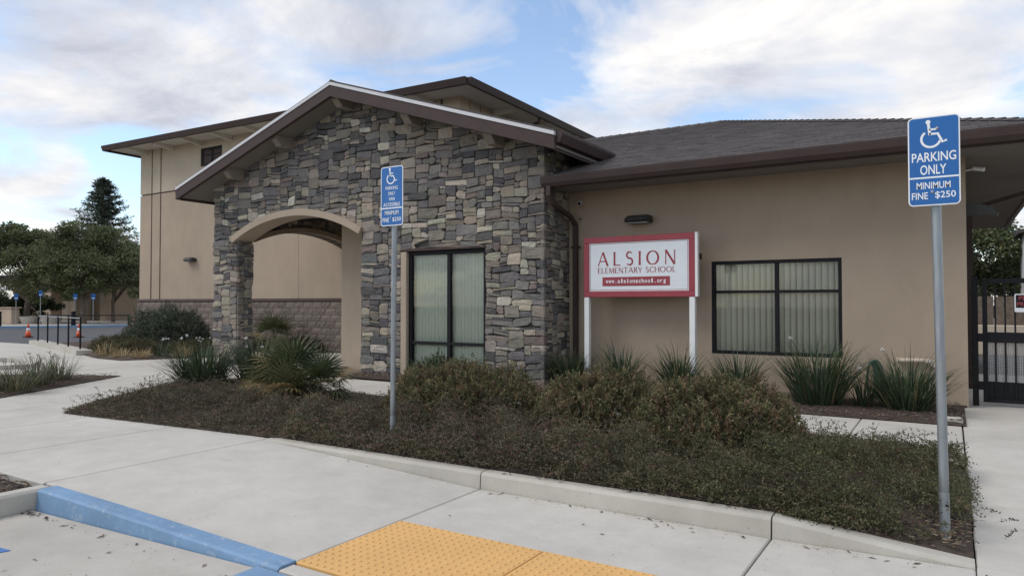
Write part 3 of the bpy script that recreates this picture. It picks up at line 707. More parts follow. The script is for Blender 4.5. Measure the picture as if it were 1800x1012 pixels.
# gutters, fascia and soffit of the hip roof
gp = [(EY + .02, 0), (EY + .02, -.185), (EY - .06, -.185), (EY - .10, -.12), (EY - .115, -.02), (EY - .115, 0)]
MB().prism([(a, EZ + .0 + b) for a, b in gp], -6.22, EXE + .1, 'x').done('gutter', 'gutter', roof_o)
MB().box(-6.2, EXE - .03, EY + .022, EY + .06, EZ - .21, EZ - .055).done('fascia', 'fascia', roof_o)
MB().prism([(EXE - .02, EZ), (EXE - .02, EZ - .185), (EXE + .06, EZ - .185), (EXE + .115, -.02 + EZ), (EXE + .115, EZ)], EY - .1, 24, 'y').done('gutter', 'gutter', roof_o)
MB().slab([(-6.2, EY + .061, EZ - .135), (EXE - .021, EY + .061, EZ - .135), (EXE - .021, 24, EZ - .135), (RX + .002, 24, EZ - .135), (RX + .002, WY - .002, EZ - .135), (-6.2, WY - .002, EZ - .135)], .02).done('soffit', 'soffit', roof_o)
# downspout at the stone corner
MB().tube([(-6.08, 11.0, 3.60), (-6.08, 11.0, 3.44), (-6.06, 11.12, 3.30), (-6.04, 11.78, 3.12), (-6.03, 11.95, 2.98), (-6.03, 11.955, .06)], 0, square=(.085, .065)).done('downspout', 'gutter', school)
MB().box(-6.10, -5.96, 11.90, WY - .002, 2.55, 2.585).done('downspout_strap', 'gutter', school)
MB().tube([(EXE + .03, 14.2, 3.6), (EXE + .03, 14.2, 3.45), (1.1, 14.25, 3.32), (.35, 14.3, 3.12), (.29, 14.3, 2.9), (.29, 14.3, .05)], 0, square=(.09, .07)).done('downspout', 'gutter', school)
# wall lamps
def shoebox_lamp(parent, x, y, z, w_=.47, facing=-1, name='wall_lamp'):
    m = MB(); V = []
    prof = [(0, .02), (-.03, .085), (-.14, .095), (-.22, .055), (-.24, .0), (-.22, -.03), (0, -.045)]
    for k, (xx, sc) in enumerate(((-w_ / 2, .82), (-w_ / 2 + .05, 1), (w_ / 2 - .05, 1), (w_ / 2, .82))): V += [(x + xx, y + p[0] * sc, z + p[1] * sc) for p in prof]
    n = len(prof); F = [(i * n + j, i * n + (j + 1) % n, i * n + n + (j + 1) % n, i * n + n + j) for i in range(3) for j in range(n)] + [tuple(range(n))[::-1], tuple(range(3 * n, 4 * n))]
    o = obj(name, V, F, 'lampblack', parent)
    MB().box(x - w_ * .40, x + w_ * .40, y - .19, y - .03, z - .052, z - .034).done('lens', 'screen', o)
    return o
shoebox_lamp(school, -4.75, WY - .003, 2.99)
# lamp and cameras near the right corner
m = MB(); m.prism([(RX, 2.98), (RX + .10, 3.02), (RX + .34, 2.92), (RX + .42, 2.83), (RX + .40, 2.81), (RX, 2.84)], 12.55, 12.90, 'y').done('wall_lamp', 'lampblack', school)
m = MB(); m.prism([(RX, 2.6), (RX + .10, 2.63), (RX + .30, 2.53), (RX + .34, 2.46), (RX, 2.48)], 17.5, 17.8, 'y').done('wall_lamp', 'lampblack', school)
c1 = MB().tube([(RX + .0, 12.1, 3.42), (RX + .10, 12.08, 3.43)], .012, 6).done('security_camera', 'camera_white', school)
MB().tube([(RX + .10, 12.08, 3.44), (RX + .22, 12.0, 3.40)], .030, 10).done('camera_body', 'camera_white', c1)
c2 = MB().lathe([(.045, 0), (.045, .02), (.03, .03)], (-5.93, WY - .06, 3.40), 12).done('security_camera', 'camera_white', school)
MB().tube([(-5.93, WY - .05, 3.42), (-5.89, WY - .20, 3.37)], .042, 10).done('camera_body', 'camera_white', c2); MB().tube([(-5.888, WY - .202, 3.369), (-5.885, WY - .212, 3.366)], .034, 10).done('camera_lens', 'black', c2)
MB().tube([(-5.95, WY - .01, 3.10), (-5.95, WY - .05, 3.10)], .015, 6).done('hook', 'black', school)
# capped pipe on the wall
pp = MB().tube([(-.66, 11.95, .655), (-.40, 11.95, .66), (-.24, 11.95, .655)], .036, 10).done('wall_pipe', 'pvc', school, True)
MB().tube([(-.66, 11.95, .655), (-.685, 11.95, .655)], .045, 10).done('pipe_cap', 'pvc', pp); MB().tube([(-.24, 11.95, .66), (-.21, 11.96, .60), (-.21, WY, .58)], .036, 10).done('pipe_elbow', 'pvc', pp)

# ================================================================== TALL HALL BEHIND
hall = thing('hall_building', 'tall two-tone tan hall with block base and wide eaves behind the porch', 'building')
TY, TXL, TXR = 15.5, -26.72, -11.36
MB().box(TXL + .03, TXR - .03, TY + .05, 30, -.3, 7.38).done('core', 'fascia', hall)
TW = (-22.92, -21.7, 6.42, 7.08)
cutsx = [TXL, -25.95, -25.37, -21.2, -17.74, -12.51, -11.98, TXR]
for x0, x1 in zip(cutsx[:-1], cutsx[1:]):
    gL = .042 if x0 in (-25.95, -25.37, -12.51, -11.98) else .006; gR = .042 if x1 in (-25.95, -25.37, -12.51, -11.98) else .006
    if x0 == TXL: gL = 0
    if x1 == TXR: gR = 0
    for z0, z1, mt in ((1.66, 5.66, 'tan_low'), (5.71, 7.40, 'cream')):
        m = MB()
        if mt == 'cream' and x0 <= TW[0] and x1 >= TW[1]:
            for q in ((x0 + gL, TW[0], z0, z1), (TW[1], x1 - gR, z0, z1), (TW[0], TW[1], z0, TW[2]), (TW[0], TW[1], TW[3], z1)): m.box(q[0], q[1], TY, TY + .1, q[2], q[3])
        else: m.box(x0 + gL, x1 - gR, TY, TY + .1, z0, z1)
        m.done('wall_panel', mt, hall)
for y0, y1 in ((TY + .101, 15.98), (16.02, 16.50), (16.54, 30)):
    for z0, z1, mt in ((1.66, 5.66, 'tan_low'), (5.71, 7.40, 'cream')): MB().box(TXR - .1, TXR, y0, y1, z0, z1).done('wall_panel', mt, hall)
MB().box(TXL, TXL + .1, TY + .1, 30, -.2, 7.40).done('wall_panel', 'tan_low', hall)
tw = MB(); tw.box(TW[0], TW[0] + .09, TY + .02, TY + .09, TW[2], TW[3]).box(TW[1] - .09, TW[1], TY + .02, TY + .09, TW[2], TW[3]).box(TW[0] + .09, TW[1] - .09, TY + .02, TY + .09, TW[2], TW[2] + .09).box(TW[0] + .09, TW[1] - .09, TY + .02, TY + .09, TW[3] - .09, TW[3])
tw_o = tw.done('window', 'black', hall)
MB().box(-22.34, -22.28, TY + .025, TY + .085, TW[2] + .09, TW[3] - .09).done('mullion', 'black', tw_o)
for a, b in ((TW[0] + .09, -22.34), (-22.28, TW[1] - .09)): 
    MB().box(a, b, TY + .03, TY + .08, 6.80, 6.84).done('transom', 'black', tw_o); MB().box(a, b, TY + .055, TY + .06, TW[2] + .09, TW[3] - .09).done('pane', 'glass', tw_o)
# block base: split-face blocks in running bond, cap ledge on top
base = MB().box(TXL - .02, -14.6, TY - .02, TY + .04, -.3, 1.56).done('block_base', 'mortar', hall)
bw, bh = .405, .203; bcount = 0; bme = []
def block_mesh(wd):
    nx, nz = 5, 3; V = [(0, 0, 0), (wd, 0, 0), (wd, 0, bh - .01), (0, 0, bh - .01)]; F = []
    for j in range(nz):
        for i in range(nx):
            edge = i in (0, nx - 1) or j in (0, nz - 1)
            V.append((wd * i / (nx - 1), -.045 - (0 if edge else rnd.uniform(.004, .022)), (bh - .01) * j / (nz - 1)))
    for j in range(nz - 1):
        for i in range(nx - 1): a = 4 + j * nx + i; F.append((a, a + 1, a + nx + 1, a + nx))
    F += [(0, 1, 4 + nx - 1, 4 + nx - 2, 4 + nx - 3, 5, 4), (3, 4 + 2 * nx, 5 + 2 * nx, 6 + 2 * nx, 7 + 2 * nx, 8 + 2 * nx, 2), (0, 4, 4 + nx, 4 + 2 * nx, 3), (1, 2, 8 + 2 * nx, 8 + nx, 8)]
    return V, F
variants = []
for k in range(10):
    c = np.array((.205, .168, .145)) * rnd.uniform(.84, 1.15); V, F = block_mesh(bw - .012); o = obj('block', V, F, 'block', base, tint=c); variants.append(o)
half = []
for k in range(3):
    V, F = block_mesh(bw / 2 - .012); o = obj('block', V, F, 'block', base, tint=np.array((.20, .165, .145)) * rnd.uniform(.9, 1.1)); half.append(o)
used = {}
for r_ in range(8):
    z = 1.555 - (r_ + 1) * bh; x = TXL - .02; first = True
    while x < -15.0:
        src = rnd.choice(half) if (first and r_ % 2) else rnd.choice(variants); wd = bw / 2 if src in half else bw
        if src.name not in used: used[src.name] = 1; o = src
        else: o = src.copy(); COL.objects.link(o); o.parent = base
        o.location = (x, TY - .02, z); x += wd; first = False
for o in variants + half:
    if o.name not in used: bpy.data.objects.remove(o)
MB().prism([(TY - .09, 1.565), (TY - .09, 1.60), (TY - .002, 1.655), (TY - .002, 1.565)], TXL - .05, -12.6, 'x').done('ledge', 'fascia', hall)
shoebox_lamp(hall, -23.35, TY - .003, 3.06, .5)
# hip roof with wide eaves
OV = .93; ez = lambda x, y: 7.54 - .0148 * (x + 27.65) - .008 * (y - 14.57)
x0, x1, y0, y1 = TXL - OV, TXR + OV, TY - OV, 31
e = [(x0, y0), (x1, y0), (x1, y1), (x0, y1)]; e3 = [(a, b, ez(a, b)) for a, b in e]
hr = MB().add(e3 + [(x0 + 8.2, y0 + 8.2, 10.2), (x1 - 8.2, y0 + 8.2, 10.0)], [(0, 1, 5, 4), (1, 2, 5), (2, 3, 4, 5), (3, 0, 4)])
hro = hr.done('roof', 'roof', hall)
MB().slab([(a, b, ez(a, b) - .085) for a, b in ((x0 + .03, y0 + .03), (x1 - .03, y0 + .03), (x1 - .03, y1), (x0 + .03, y1))], .02).done('soffit', 'soffit_pale', hro)
for (a, b) in ((0, 1), (1, 2), (3, 0)):
    pa, pb = Vector(e3[a]), Vector(e3[b]); d = (pb - pa).normalized(); n = Vector((d.y, -d.x, 0)) 
    MB().add([pa + n * .0, pb + n * .0, pb + n * .12 , pa + n * .12, pa - Vector((0, 0, .19)), pb - Vector((0, 0, .19)), pb + n * .06 - Vector((0, 0, .175)), pa + n * .06 - Vector((0, 0, .175))],
             [(0, 1, 2, 3), (3, 2, 6, 7), (7, 6, 5, 4), (0, 4, 5, 1), (0, 3, 7, 4), (1, 5, 6, 2)]).done('gutter', 'gutter', hro)
def bracket(pts_a, pts_b, w_=.11):
    a, b = Vector(pts_a), Vector(pts_b); d = (b - a).normalized(); n = Vector((-d.y, d.x, 0)).normalized() * w_ / 2
    MB().add([a - n, a + n, b + n, b - n, a - n - Vector((0, 0, .20)), a + n - Vector((0, 0, .20)), b + n - Vector((0, 0, .09)), b - n - Vector((0, 0, .09))],
             [(0, 1, 2, 3), (4, 7, 6, 5), (0, 4, 5, 1), (1, 5, 6, 2), (2, 6, 7, 3), (3, 7, 4, 0)]).done('eave_bracket', 'soffit_pale', hro)
for bx in (-26.3, -24.6, -22.9, -21.2, -19.5, -17.8, -16.1, -14.4, -12.3): bracket((bx, TY, ez(bx, TY) - .10), (bx, y0 + .12, ez(bx, y0) - .10))
for by in (17.2, 19.0, 20.8, 22.6): bracket((TXR, by, ez(TXR, by) - .10), (x1 - .12, by, ez(x1, by) - .10))
MB().tube([(x1 - .06, 18.4, 7.1), (x1 - .08, 18.4, 6.98), (TXR + .25, 18.2, 6.72), (TXR + .07, 18.15, 6.55), (TXR + .07, 18.15, 5)], .05, 8).done('downspout', 'gutter', hall)

# ================================================================== SIGNS
def sign_frame(x0, x1, z0, z1, y, r, parent_name, label, cat, border=.012, panel='blue', group=None):
    root = tag(MB().prism(rrect(x0, x1, z0, z1, r), y, y + .003).done(parent_name, 'reflw'), label, cat, group)
    MB().prism(rrect(x0 + border, x1 - border, z0 + border, z1 - border, r * .7), y - .0012, y - .0002).done('panel', panel, root)
    return root
def wheelchair(x, z, s, y, root):
    """access symbol, s = height"""
    m = MB(); P = lambda a, b: (x + a * s, z + b * s)
    m.add([(P(-.16 + .075 * math.cos(k * .393), .43 + .075 * math.sin(k * .393))[0], y, P(0, .43 + .075 * math.sin(k * .393))[1]) for k in range(16)], [tuple(range(16))])
    ribbon(m, [P(-.15, .36), P(-.11, -.03)], .085 * s, y)
    ribbon(m, [P(-.13, .0), P(.13, .0), P(.27, -.31), P(.40, -.25)], .08 * s, y)
    ribbon(m, [P(-.13, .16), P(.10, .16)], .065 * s, y)
    cxw, czw, rw = -.08, -.17, .29
    ribbon(m, [P(cxw + rw * math.cos(R(a)), czw + rw * math.sin(R(a))) for a in range(128, 352, 8)], .075 * s, y)
    return m.done('access_symbol', 'reflw', root)
def post(name, x, y, z0, z1, label, lean=(0, 0), r=.030):
    t = thing(name, label, 'post', (x, y, z0))
    m = MB(); pts = [(lean[0] * k / 6 * 1.0, lean[1] * k / 6, (z1 - z0) * k / 6) for k in range(7)]
    m.tube(pts, r, 14); m.done('tube', 'galv', t, True)
    m = MB()
    m.tube([(0, 0, 0), (lean[0] * .12, lean[1] * .12, (z1 - z0) * .12)], r + .0015, 14, cap=False).done('sleeve', 'galv', t, True)
    MB().tube([(.01, -r - .006, (z1 - z0) * .09), (.01, -r + .004, (z1 - z0) * .09)], .008, 6).done('bolt', 'black', t)
    return t
# right sign: 12 x 24 inch
post('sign_post', -.045, 5.56, -.10, 2.74, 'round galvanised post near the right end of the planter kerb', lean=(-.035, -.03))
sx0, sx1, sz0, sz1, sy = -.232, .068, 2.155, 2.755, 5.475
rs = sign_frame(sx0, sx1, sz0, sz1, sy, .03, 'parking_sign', 'larger blue disabled parking sign on the right-hand post', 'sign', .008, group='disabled parking signs')
scx = (sx0 + sx1) / 2
wheelchair(scx + .0, 2.635, .19, sy - .0022, rs)
lettering('lettering', 'PARKING', scx, sy - .0022, 2.482, .255, .063, 'reflw', rs, .012)
lettering('lettering', 'ONLY', scx - .004, sy - .0022, 2.396, .150, .066, 'reflw', rs, .012)
MB().add([(sx0 + .008, sy - .0022, 2.338), (sx1 - .008, sy - .0022, 2.338), (sx1 - .008, sy - .0022, 2.349), (sx0 + .008, sy - .0022, 2.349)], [(0, 1, 2, 3)]).done('divider', 'reflw', rs)
lettering('lettering', 'MINIMUM', scx - .004, sy - .0022, 2.290, .195, .046, 'reflw', rs, .010)
lettering('lettering', 'FINE', scx - .083, sy - .0022, 2.222, .094, .046, 'reflw', rs, .010)
lettering('lettering', '$250', scx + .064, sy - .0022, 2.222, .118, .050, 'reflw', rs, .010)
for z in (2.69, 2.245): 
    b = MB().lathe([(.010, 0), (.010, .004), (.005, .006)], (0, 0, 0), 10).done('bolt', 'galv', rs); b.location = (scx + (.022 if z > 2.5 else -.010), sy - .001, z - (.02 if z > 2.5 else 0)); b.rotation_euler = (R(90), 0, 0)
# left sign, farther along the planter
post('sign_post', -4.965, 5.60, -.02, 2.90, 'slender galvanised post rising from the ground cover left of the tall window', lean=(.085, -.07), r=.028)
lx0, lx1, lz0, lz1, ly = -5.035, -4.735, 2.30, 2.915, 5.487
ls = sign_frame(lx0, lx1, lz0, lz1, ly, .03, 'parking_sign', 'smaller-looking blue van accessible parking sign in front of the stone wall', 'sign', .009, group='disabled parking signs')
lcx = (lx0 + lx1) / 2
wheelchair(lcx, 2.815, .17, ly - .0022, ls)
for body, z, w_, h_ in (('PARKING', 2.692, .165, .036), ('ONLY', 2.635, .098, .036), ('VAN', 2.578, .080, .036), ('ACCESSIBLE', 2.521, .225, .036), ('MINIMUM', 2.435, .185, .042), ('FINE', 2.363, .088, .044)):
    lettering('lettering', body, lcx - (.080 if body == 'FINE' else 0), ly - .0022, z, w_, h_, 'reflw', ls, .008)
lettering('lettering', '$250', lcx + .068, ly - .0022, 2.363, .115, .046, 'reflw', ls, .008)
MB().add([(lx0 + .009, ly - .0022, 2.477), (lx1 - .009, ly - .0022, 2.477), (lx1 - .009, ly - .0022, 2.489), (lx0 + .009, ly - .0022, 2.489)], [(0, 1, 2, 3)]).done('divider', 'reflw', ls)
bb = MB().lathe([(.009, 0), (.009, .004), (.005, .006)], (0, 0, 0), 10).done('bolt', 'galv', ls); bb.location = (lcx - .012, ly - .001, 2.385); bb.rotation_euler = (R(90), 0, 0)

# school name board on two white posts
SB = 11.58; bx0, bx1, bz0, bz1 = -5.65, -3.60, 1.61, 2.685
board = thing('school_sign', 'white name board with crimson frame on two white posts', 'sign', (0, 0, 0))
fb = MB(); fw_ = .105
fb.bbox(bx0, bx1, SB - .05, SB + .05, bz1 - fw_, bz1, .006).bbox(bx0, bx1, SB - .05, SB + .05, bz0, bz0 + fw_, .006).bbox(bx0, bx0 + fw_, SB - .05, SB + .05, bz0 + fw_, bz1 - fw_, .006).bbox(bx1 - fw_, bx1, SB - .05, SB + .05, bz0 + fw_, bz1 - fw_, .006)
fb.done('frame', 'red', board)
MB().box(bx1 + .001, bx1 + .045, SB - .046, SB + .046, bz0 + .002, bz1 + .004).done('side_trim', 'white', board)
pn = MB().box(bx0 + fw_, bx1 - fw_, SB - .034, SB + .03, bz0 + fw_, bz1 - fw_).done('panel', 'white_board', board)
for xx in (bx0 + .005, bx1 - .10): MB().bbox(xx, xx + .095, SB - .045, SB + .045, -.2, bz0 - .001, .006).done('post', 'white', board)
ln = MB(); iy = SB - .0362; q = .045
ix0, ix1, iz0, iz1 = bx0 + fw_ + q * .45, bx1 - fw_ - q * .45, bz0 + fw_ + q * .45, bz1 - fw_ - q * .45
ribbon(ln, [(ix0, iz0), (ix1, iz0)], .007, iy); ribbon(ln, [(ix0, iz1), (ix1, iz1)], .007, iy); ribbon(ln, [(ix0, iz0), (ix0, iz1)], .007, iy); ribbon(ln, [(ix1, iz0), (ix1, iz1)], .007, iy)
ln.done('border_line', 'redtext', board)
for xx in (bx0 + .05, bx1 - .05):
    for k in range(4): MB().lathe([(.010, 0), (.010, .0), (.006, .005)], (xx, SB - .05, bz0 + .06 + k * (bz1 - bz0 - .12) / 3), 8).done('screw', 'galv', board)
# roman capitals drawn as strokes with thick and thin parts
TH, TN = .15, .075
def arc(cx, cz, rx, rz, a0, a1, n=14): return [(cx + rx * math.cos(R(a0 + (a1 - a0) * k / n)), cz + rz * math.sin(R(a0 + (a1 - a0) * k / n))) for k in range(n + 1)]
def wv(pts, thick=TH, thin=TN):
    """stroke widths: thick where the stroke runs vertically, thin where it runs sideways"""
    o = []
    for i in range(len(pts)):
        a, b = pts[max(0, i - 1)], pts[min(len(pts) - 1, i + 1)]; dx, dz = b[0] - a[0], b[1] - a[1]; l = math.hypot(dx, dz) or 1
        o.append(thin + (thick - thin) * abs(dz) / l)
    return o
def flare(a, b, w_): 
    return ([a, ((a[0] * .85 + b[0] * .15), (a[1] * .85 + b[1] * .15)), ((a[0] + b[0]) / 2, (a[1] + b[1]) / 2), ((a[0] * .15 + b[0] * .85), (a[1] * .15 + b[1] * .85)), b], [w_ * 1.18, w_, w_ * .95, w_, w_ * 1.18])
GL = {
 'A': (.86, [flare((.03, 0), (.42, 1), TN), flare((.42, 1), (.82, 0), TH), flare((.17, .34), (.66, .34), TN)]),
 'L': (.58, [flare((.09, 0), (.09, 1), TH), flare((.09, .035), (.56, .035), TN)]),
 'S': (.58, [(lambda p: (p, [TN, TN, TN * 1.05, TN * 1.2] + [TH * .85] * (len(p) - 8) + [TN * 1.2, TN * 1.05, TN, TN]))(arc(.30, .74, .22, .22, 35, 180, 9) + arc(.30, .74, .22, .22, 195, 250, 4) + arc(.29, .27, .24, .25, 68, 0, 5) + arc(.29, .27, .24, .23, -15, -145, 9))]),
 'I': (.20, [flare((.10, 0), (.10, 1), TH)]),
 'O': (.96, [(lambda p: (p, wv(p, TH, TN * .75)))(arc(.48, .5, .42, .47, 90, 450, 36))]),
 'N': (.84, [flare((.09, 0), (.09, 1), TN), flare((.09, 1), (.75, 0), TH), flare((.75, 0), (.75, 1), TN)]),
 'E': (.58, [flare((.09, 0), (.09, 1), TH), flare((.09, .965), (.54, .965), TN), flare((.09, .52), (.48, .52), TN), flare((.09, .035), (.56, .035), TN)]),
 'M': (1.02, [flare((.07, 0), (.17, 1), TN), flare((.17, 1), (.51, .04), TH), flare((.51, .04), (.85, 1), TN), flare((.85, 1), (.95, 0), TH)]),
 'T': (.74, [flare((.37, 0), (.37, 1), TH), flare((.02, .965), (.72, .965), TN)]),
 'R': (.66, [flare((.09, 0), (.09, 1), TH), (lambda p: (p, wv(p)))([(.09, .965)] + arc(.28, .74, .24, .225, 90, -90, 10) + [(.09, .515)]), flare((.28, .51), (.64, 0), TH)]),
 'Y': (.72, [flare((.36, 0), (.36, .48), TH), flare((.36, .46), (.03, 1), TH), flare((.36, .46), (.69, 1), TN)]),
 'C': (.78, [(lambda p: (p, wv(p)))(arc(.48, .5, .41, .46, 42, 318, 24))]),
 'H': (.84, [flare((.09, 0), (.09, 1), TH), flare((.75, 0), (.75, 1), TH), flare((.09, .52), (.75, .52), TN)]),
 ' ': (.38, []),
}
def roman(body, x0, x1, z0, h, y, gap, name):
    m = MB(); tot = sum(GL[c][0] for c in body) + gap * (len(body) - 1); k = (x1 - x0) / tot; x = x0
    for n_, c in enumerate(body):
        for j, (pts, ww) in enumerate(GL[c][1]):
            kw = (k + h) / 2
            ribbon(m, [(x + p[0] * k, z0 + p[1] * h) for p in pts], [v * kw * 1.0 for v in ww], y - .0003 * j)
        x += (GL[c][0] + gap) * k
    return m.done(name, 'redtext', board)
roman('ALSION', -5.375, -3.93, 2.165, .245, SB - .0362, .42, 'lettering')
roman('ELEMENTARY SCHOOL', -5.375, -3.93, 2.033, .098, SB - .0362, .13, 'lettering')
MB().box(-5.285, -4.035, SB - .037, SB - .035, 1.805, 1.965).done('address_strip', 'red', board)
url = 'www.alsionschool.org'; pit = 1.12 / len(url)
_h = {'l': (.074, .037), 'h': (.074, .037), 'i': (.072, .036), 'g': (.072, .016), '.': (.016, .008), 't': (.06, .03)}
for n_, c in enumerate(url):
    hh, cc = _h.get(c, (.052, .026)); wd = {'w': .95, '.': .28, 'l': .42, 'i': .40, 'r': .66}.get(c, .78) * pit
    lettering('lettering', c, -5.22 + (n_ + .5) * pit, SB - .0385, 1.857 + cc, wd, hh, 'reflw', board, .012)
MB().bbox(-3.60, -3.545, 11.64, 11.75, 2.24, 2.34, .01).done('mount_bracket', 'black', board)

# ================================================================== GATE
gate = thing('gate', 'black metal bar gate at the right corner of the building', 'gate')
GYY = 12.42
for xx in (.27, 2.2): MB().bbox(xx, xx + .075, GYY - .04, GYY + .04, -.1, 1.90, .004).done('post', 'black', gate)
gf = MB(); gf.bbox(.40, .46, GYY - .025, GYY + .025, .06, 1.86, .003).bbox(2.08, 2.14, GYY - .025, GYY + .025, .06, 1.86, .003).bbox(.46, 2.08, GYY - .025, GYY + .025, 1.79, 1.86, .003).bbox(.46, 2.08, GYY - .025, GYY + .025, .06, .11, .003).bbox(.46, 2.08, GYY - .03, GYY + .03, .93, 1.08, .003)
gf.done('frame', 'black', gate)
for k in range(13): MB().box(.545 + k * .118, .567 + k * .118, GYY - .010, GYY + .010, .11, 1.79).done('bar', 'black', gate)
MB().box(.46, 2.08, GYY + .013, GYY + .018, .11, .36).done('kick_plate', 'black', gate)
ms = MB()
for k in range(60): ms.box(.46 + k * .027, .472 + k * .027, GYY + .02, GYY + .022, .36, .93)
for k in range(26): ms.box(.46, 2.08, GYY + .0225, GYY + .0245, .36 + k * .0222, .369 + k * .0222)
stuff(ms.done('mesh_screen', 'screen', gate))
for z in (.30, 1.0): MB().bbox(.335, .41, GYY - .05, GYY - .01, z - .06, z + .06, .004).done('hinge', 'black', gate)
ps = tag(MB().prism(rrect(.785, 1.215, 1.375, 1.635, .015), GYY - .036, GYY - .032).done('property_sign', 'reflw'), 'small black, red and white private property sign hung on the gate', 'sign')
MB().prism(rrect(.80, 1.20, 1.435, 1.62, .01), GYY - .0375, GYY - .0365).done('panel', 'black', ps)
lettering('lettering', 'PRIVATE', 1.0, GYY - .0385, 1.575, .33, .062, 'red', ps, .02); lettering('lettering', 'PROPERTY', 1.0, GYY - .0385, 1.488, .375, .062, 'red', ps, .02)

# ================================================================== PLANTS
def unit(v): return v / np.maximum(1e-6, np.linalg.norm(v, axis=-1, keepdims=True))
def leaf_quads(pos, dirv, length, width, col, roll=None):
    """diamond leaves, vectorised: returns V (4n,3), Q, tint"""
    n = len(pos); d = unit(dirv); rv = unit(NR.normal(size=(n, 3))); s = unit(np.cross(d, rv)); nn = np.cross(s, d)
    L = np.reshape(length, (-1, 1)) * np.ones((n, 1)); W = np.reshape(width, (-1, 1)) * np.ones((n, 1))
    V = np.stack([pos, pos + d * L * .5 + s * W * .5 + nn * L * .08, pos + d * L, pos + d * L * .5 - s * W * .5 + nn * L * .08], 1).reshape(-1, 3)
    return V, np.arange(4 * n).reshape(n, 4), np.repeat(col, 4, 0)
def pal(cols, n, jitter=.18, w_=None):
    c = np.array(cols); i = NR.choice(len(c), n, p=w_); return np.clip(c[i] * NR.uniform(1 - jitter, 1 + jitter, (n, 1)) * NR.uniform(.94, 1.06, (n, 3)), 0, 1)
def cat(parts):
    V, Q, T = [], [], []; b = 0
    for v, q, t in parts: V.append(v); Q.append(q + b); T.append(t); b += len(v)
    return np.concatenate(V), np.concatenate(Q), np.concatenate(T)
def blades(n, r0, length, width, lean, droop, cols, wts=None, seg=4, up=1.0):
    """strap leaves from a clump base at the origin"""
    az = NR.uniform(0, 2 * np.pi, n); rr = r0 * np.sqrt(NR.uniform(0, 1, n)); base = np.stack([rr * np.cos(az), rr * np.sin(az), np.zeros(n)], 1)
    az2 = az + NR.normal(0, .35, n); L = NR.uniform(*length, n); ln = NR.uniform(*lean, n); dr = NR.uniform(*droop, n)
    h = np.stack([np.cos(az2), np.sin(az2), np.zeros(n)], 1); sd = np.stack([-np.sin(az2), np.cos(az2), np.zeros(n)], 1)
    tw = NR.uniform(-.8, .8, n); W = NR.uniform(*width, n); pts = []; p = base.copy(); col = pal(cols, n, .25, wts)
    V = np.zeros((n, seg + 1, 2, 3)); T = np.zeros((n, seg + 1, 2, 3))
    for k in range(seg + 1):
        t = k / seg; a = ln + dr * t * t * 1.6
        ww = W * (1 - t ** 2.2) * .5 + .0006
        sv = sd * np.cos(tw)[:, None] + h * np.sin(tw)[:, None] * .5
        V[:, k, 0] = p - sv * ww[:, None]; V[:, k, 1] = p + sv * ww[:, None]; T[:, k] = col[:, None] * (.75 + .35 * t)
        p = p + (h * np.sin(a)[:, None] + np.array([0, 0, 1.0]) * np.cos(a)[:, None] * up) * (L / seg)[:, None]
    idx = np.arange(n * (seg + 1) * 2).reshape(n, seg + 1, 2)
    Q = np.stack([idx[:, :-1, 0], idx[:, :-1, 1], idx[:, 1:, 1], idx[:, 1:, 0]], -1).reshape(-1, 4)
    return V.reshape(-1, 3), Q, T.reshape(-1, 3)
G_STRAP = [(.042, .068, .034), (.060, .090, .042), (.085, .115, .060), (.030, .048, .026), (.20, .165, .09)]
W_STRAP = [.28, .30, .22, .15, .05]
def strap_clump(name, x, y, z, label, n=150, h=.75, r0=.12, flowers=0, group=None, dry=.05, lean=(.05, .75), width=(.012, .026), cat_='plant', cols=None, stalks=0):
    t = thing(name, label, cat_, (x, y, z), group)
    w_ = [.28, .30, .22, .20 - dry, dry] if cols is None else None
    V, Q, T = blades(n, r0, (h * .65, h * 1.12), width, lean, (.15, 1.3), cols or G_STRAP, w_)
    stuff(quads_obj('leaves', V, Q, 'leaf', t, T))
    for k in range(flowers + stalks):
        a = rnd.uniform(0, 6.28); d = rnd.uniform(.05, .42) * h; hh = h * rnd.uniform(.70, 1.02); top = (d * math.cos(a), d * math.sin(a), hh)
        st_o = obj('flower_stalk', *(lambda m: (m.V, m.F))(MB().tube([(0, 0, 0), (top[0] * .4, top[1] * .4, hh * .55), top], .003, 4)), 'leaf', t, tint=np.array((.09, .11, .05)) if k < flowers else np.array((.16, .12, .07)))
        if k < flowers:
            pt = np.array([top] * 9); V, Q, T = leaf_quads(pt, NR.normal(size=(9, 3)) + [0, 0, .3], .035, .022, np.full((9, 3), .82)); quads_obj('flower', V, Q, 'leaf', st_o, T)
        else:
            pt = np.array([top] * 12) + NR.normal(0, .02, (12, 3)); V, Q, T = leaf_quads(pt, NR.normal(size=(12, 3)) + [0, 0, .5], .03, .014, pal([(.14, .10, .06), (.10, .09, .05)], 12)); quads_obj('seed_head', V, Q, 'leaf', st_o, T)
    return t
GRP = 'strap-leaved clumps along the tan wall'
strap_clump('strap_plant', -5.85, 11.30, .05, 'dark strap-leaved clump in the corner between stone and downspout', 300, .70, .24, 0, GRP)
strap_clump('strap_plant', -4.78, 11.25, .05, 'loose strap-leaved clump under the middle of the name board', 150, .84, .15, 0, GRP, lean=(.05, .6))
strap_clump('strap_plant', -3.78, 11.15, .05, 'strap-leaved clump at the right post of the name board', 210, .84, .17, 0, GRP)
strap_clump('strap_plant', -2.78, 11.05, .05, 'thin strap-leaved clump below the left half of the right window', 150, .82, .16, 0, GRP, lean=(.1, .7))
strap_clump('strap_plant', -1.62, 10.9, .05, 'largest strap-leaved clump, below the right edge of the right window', 420, .98, .30, 1, GRP, lean=(.03, .7))
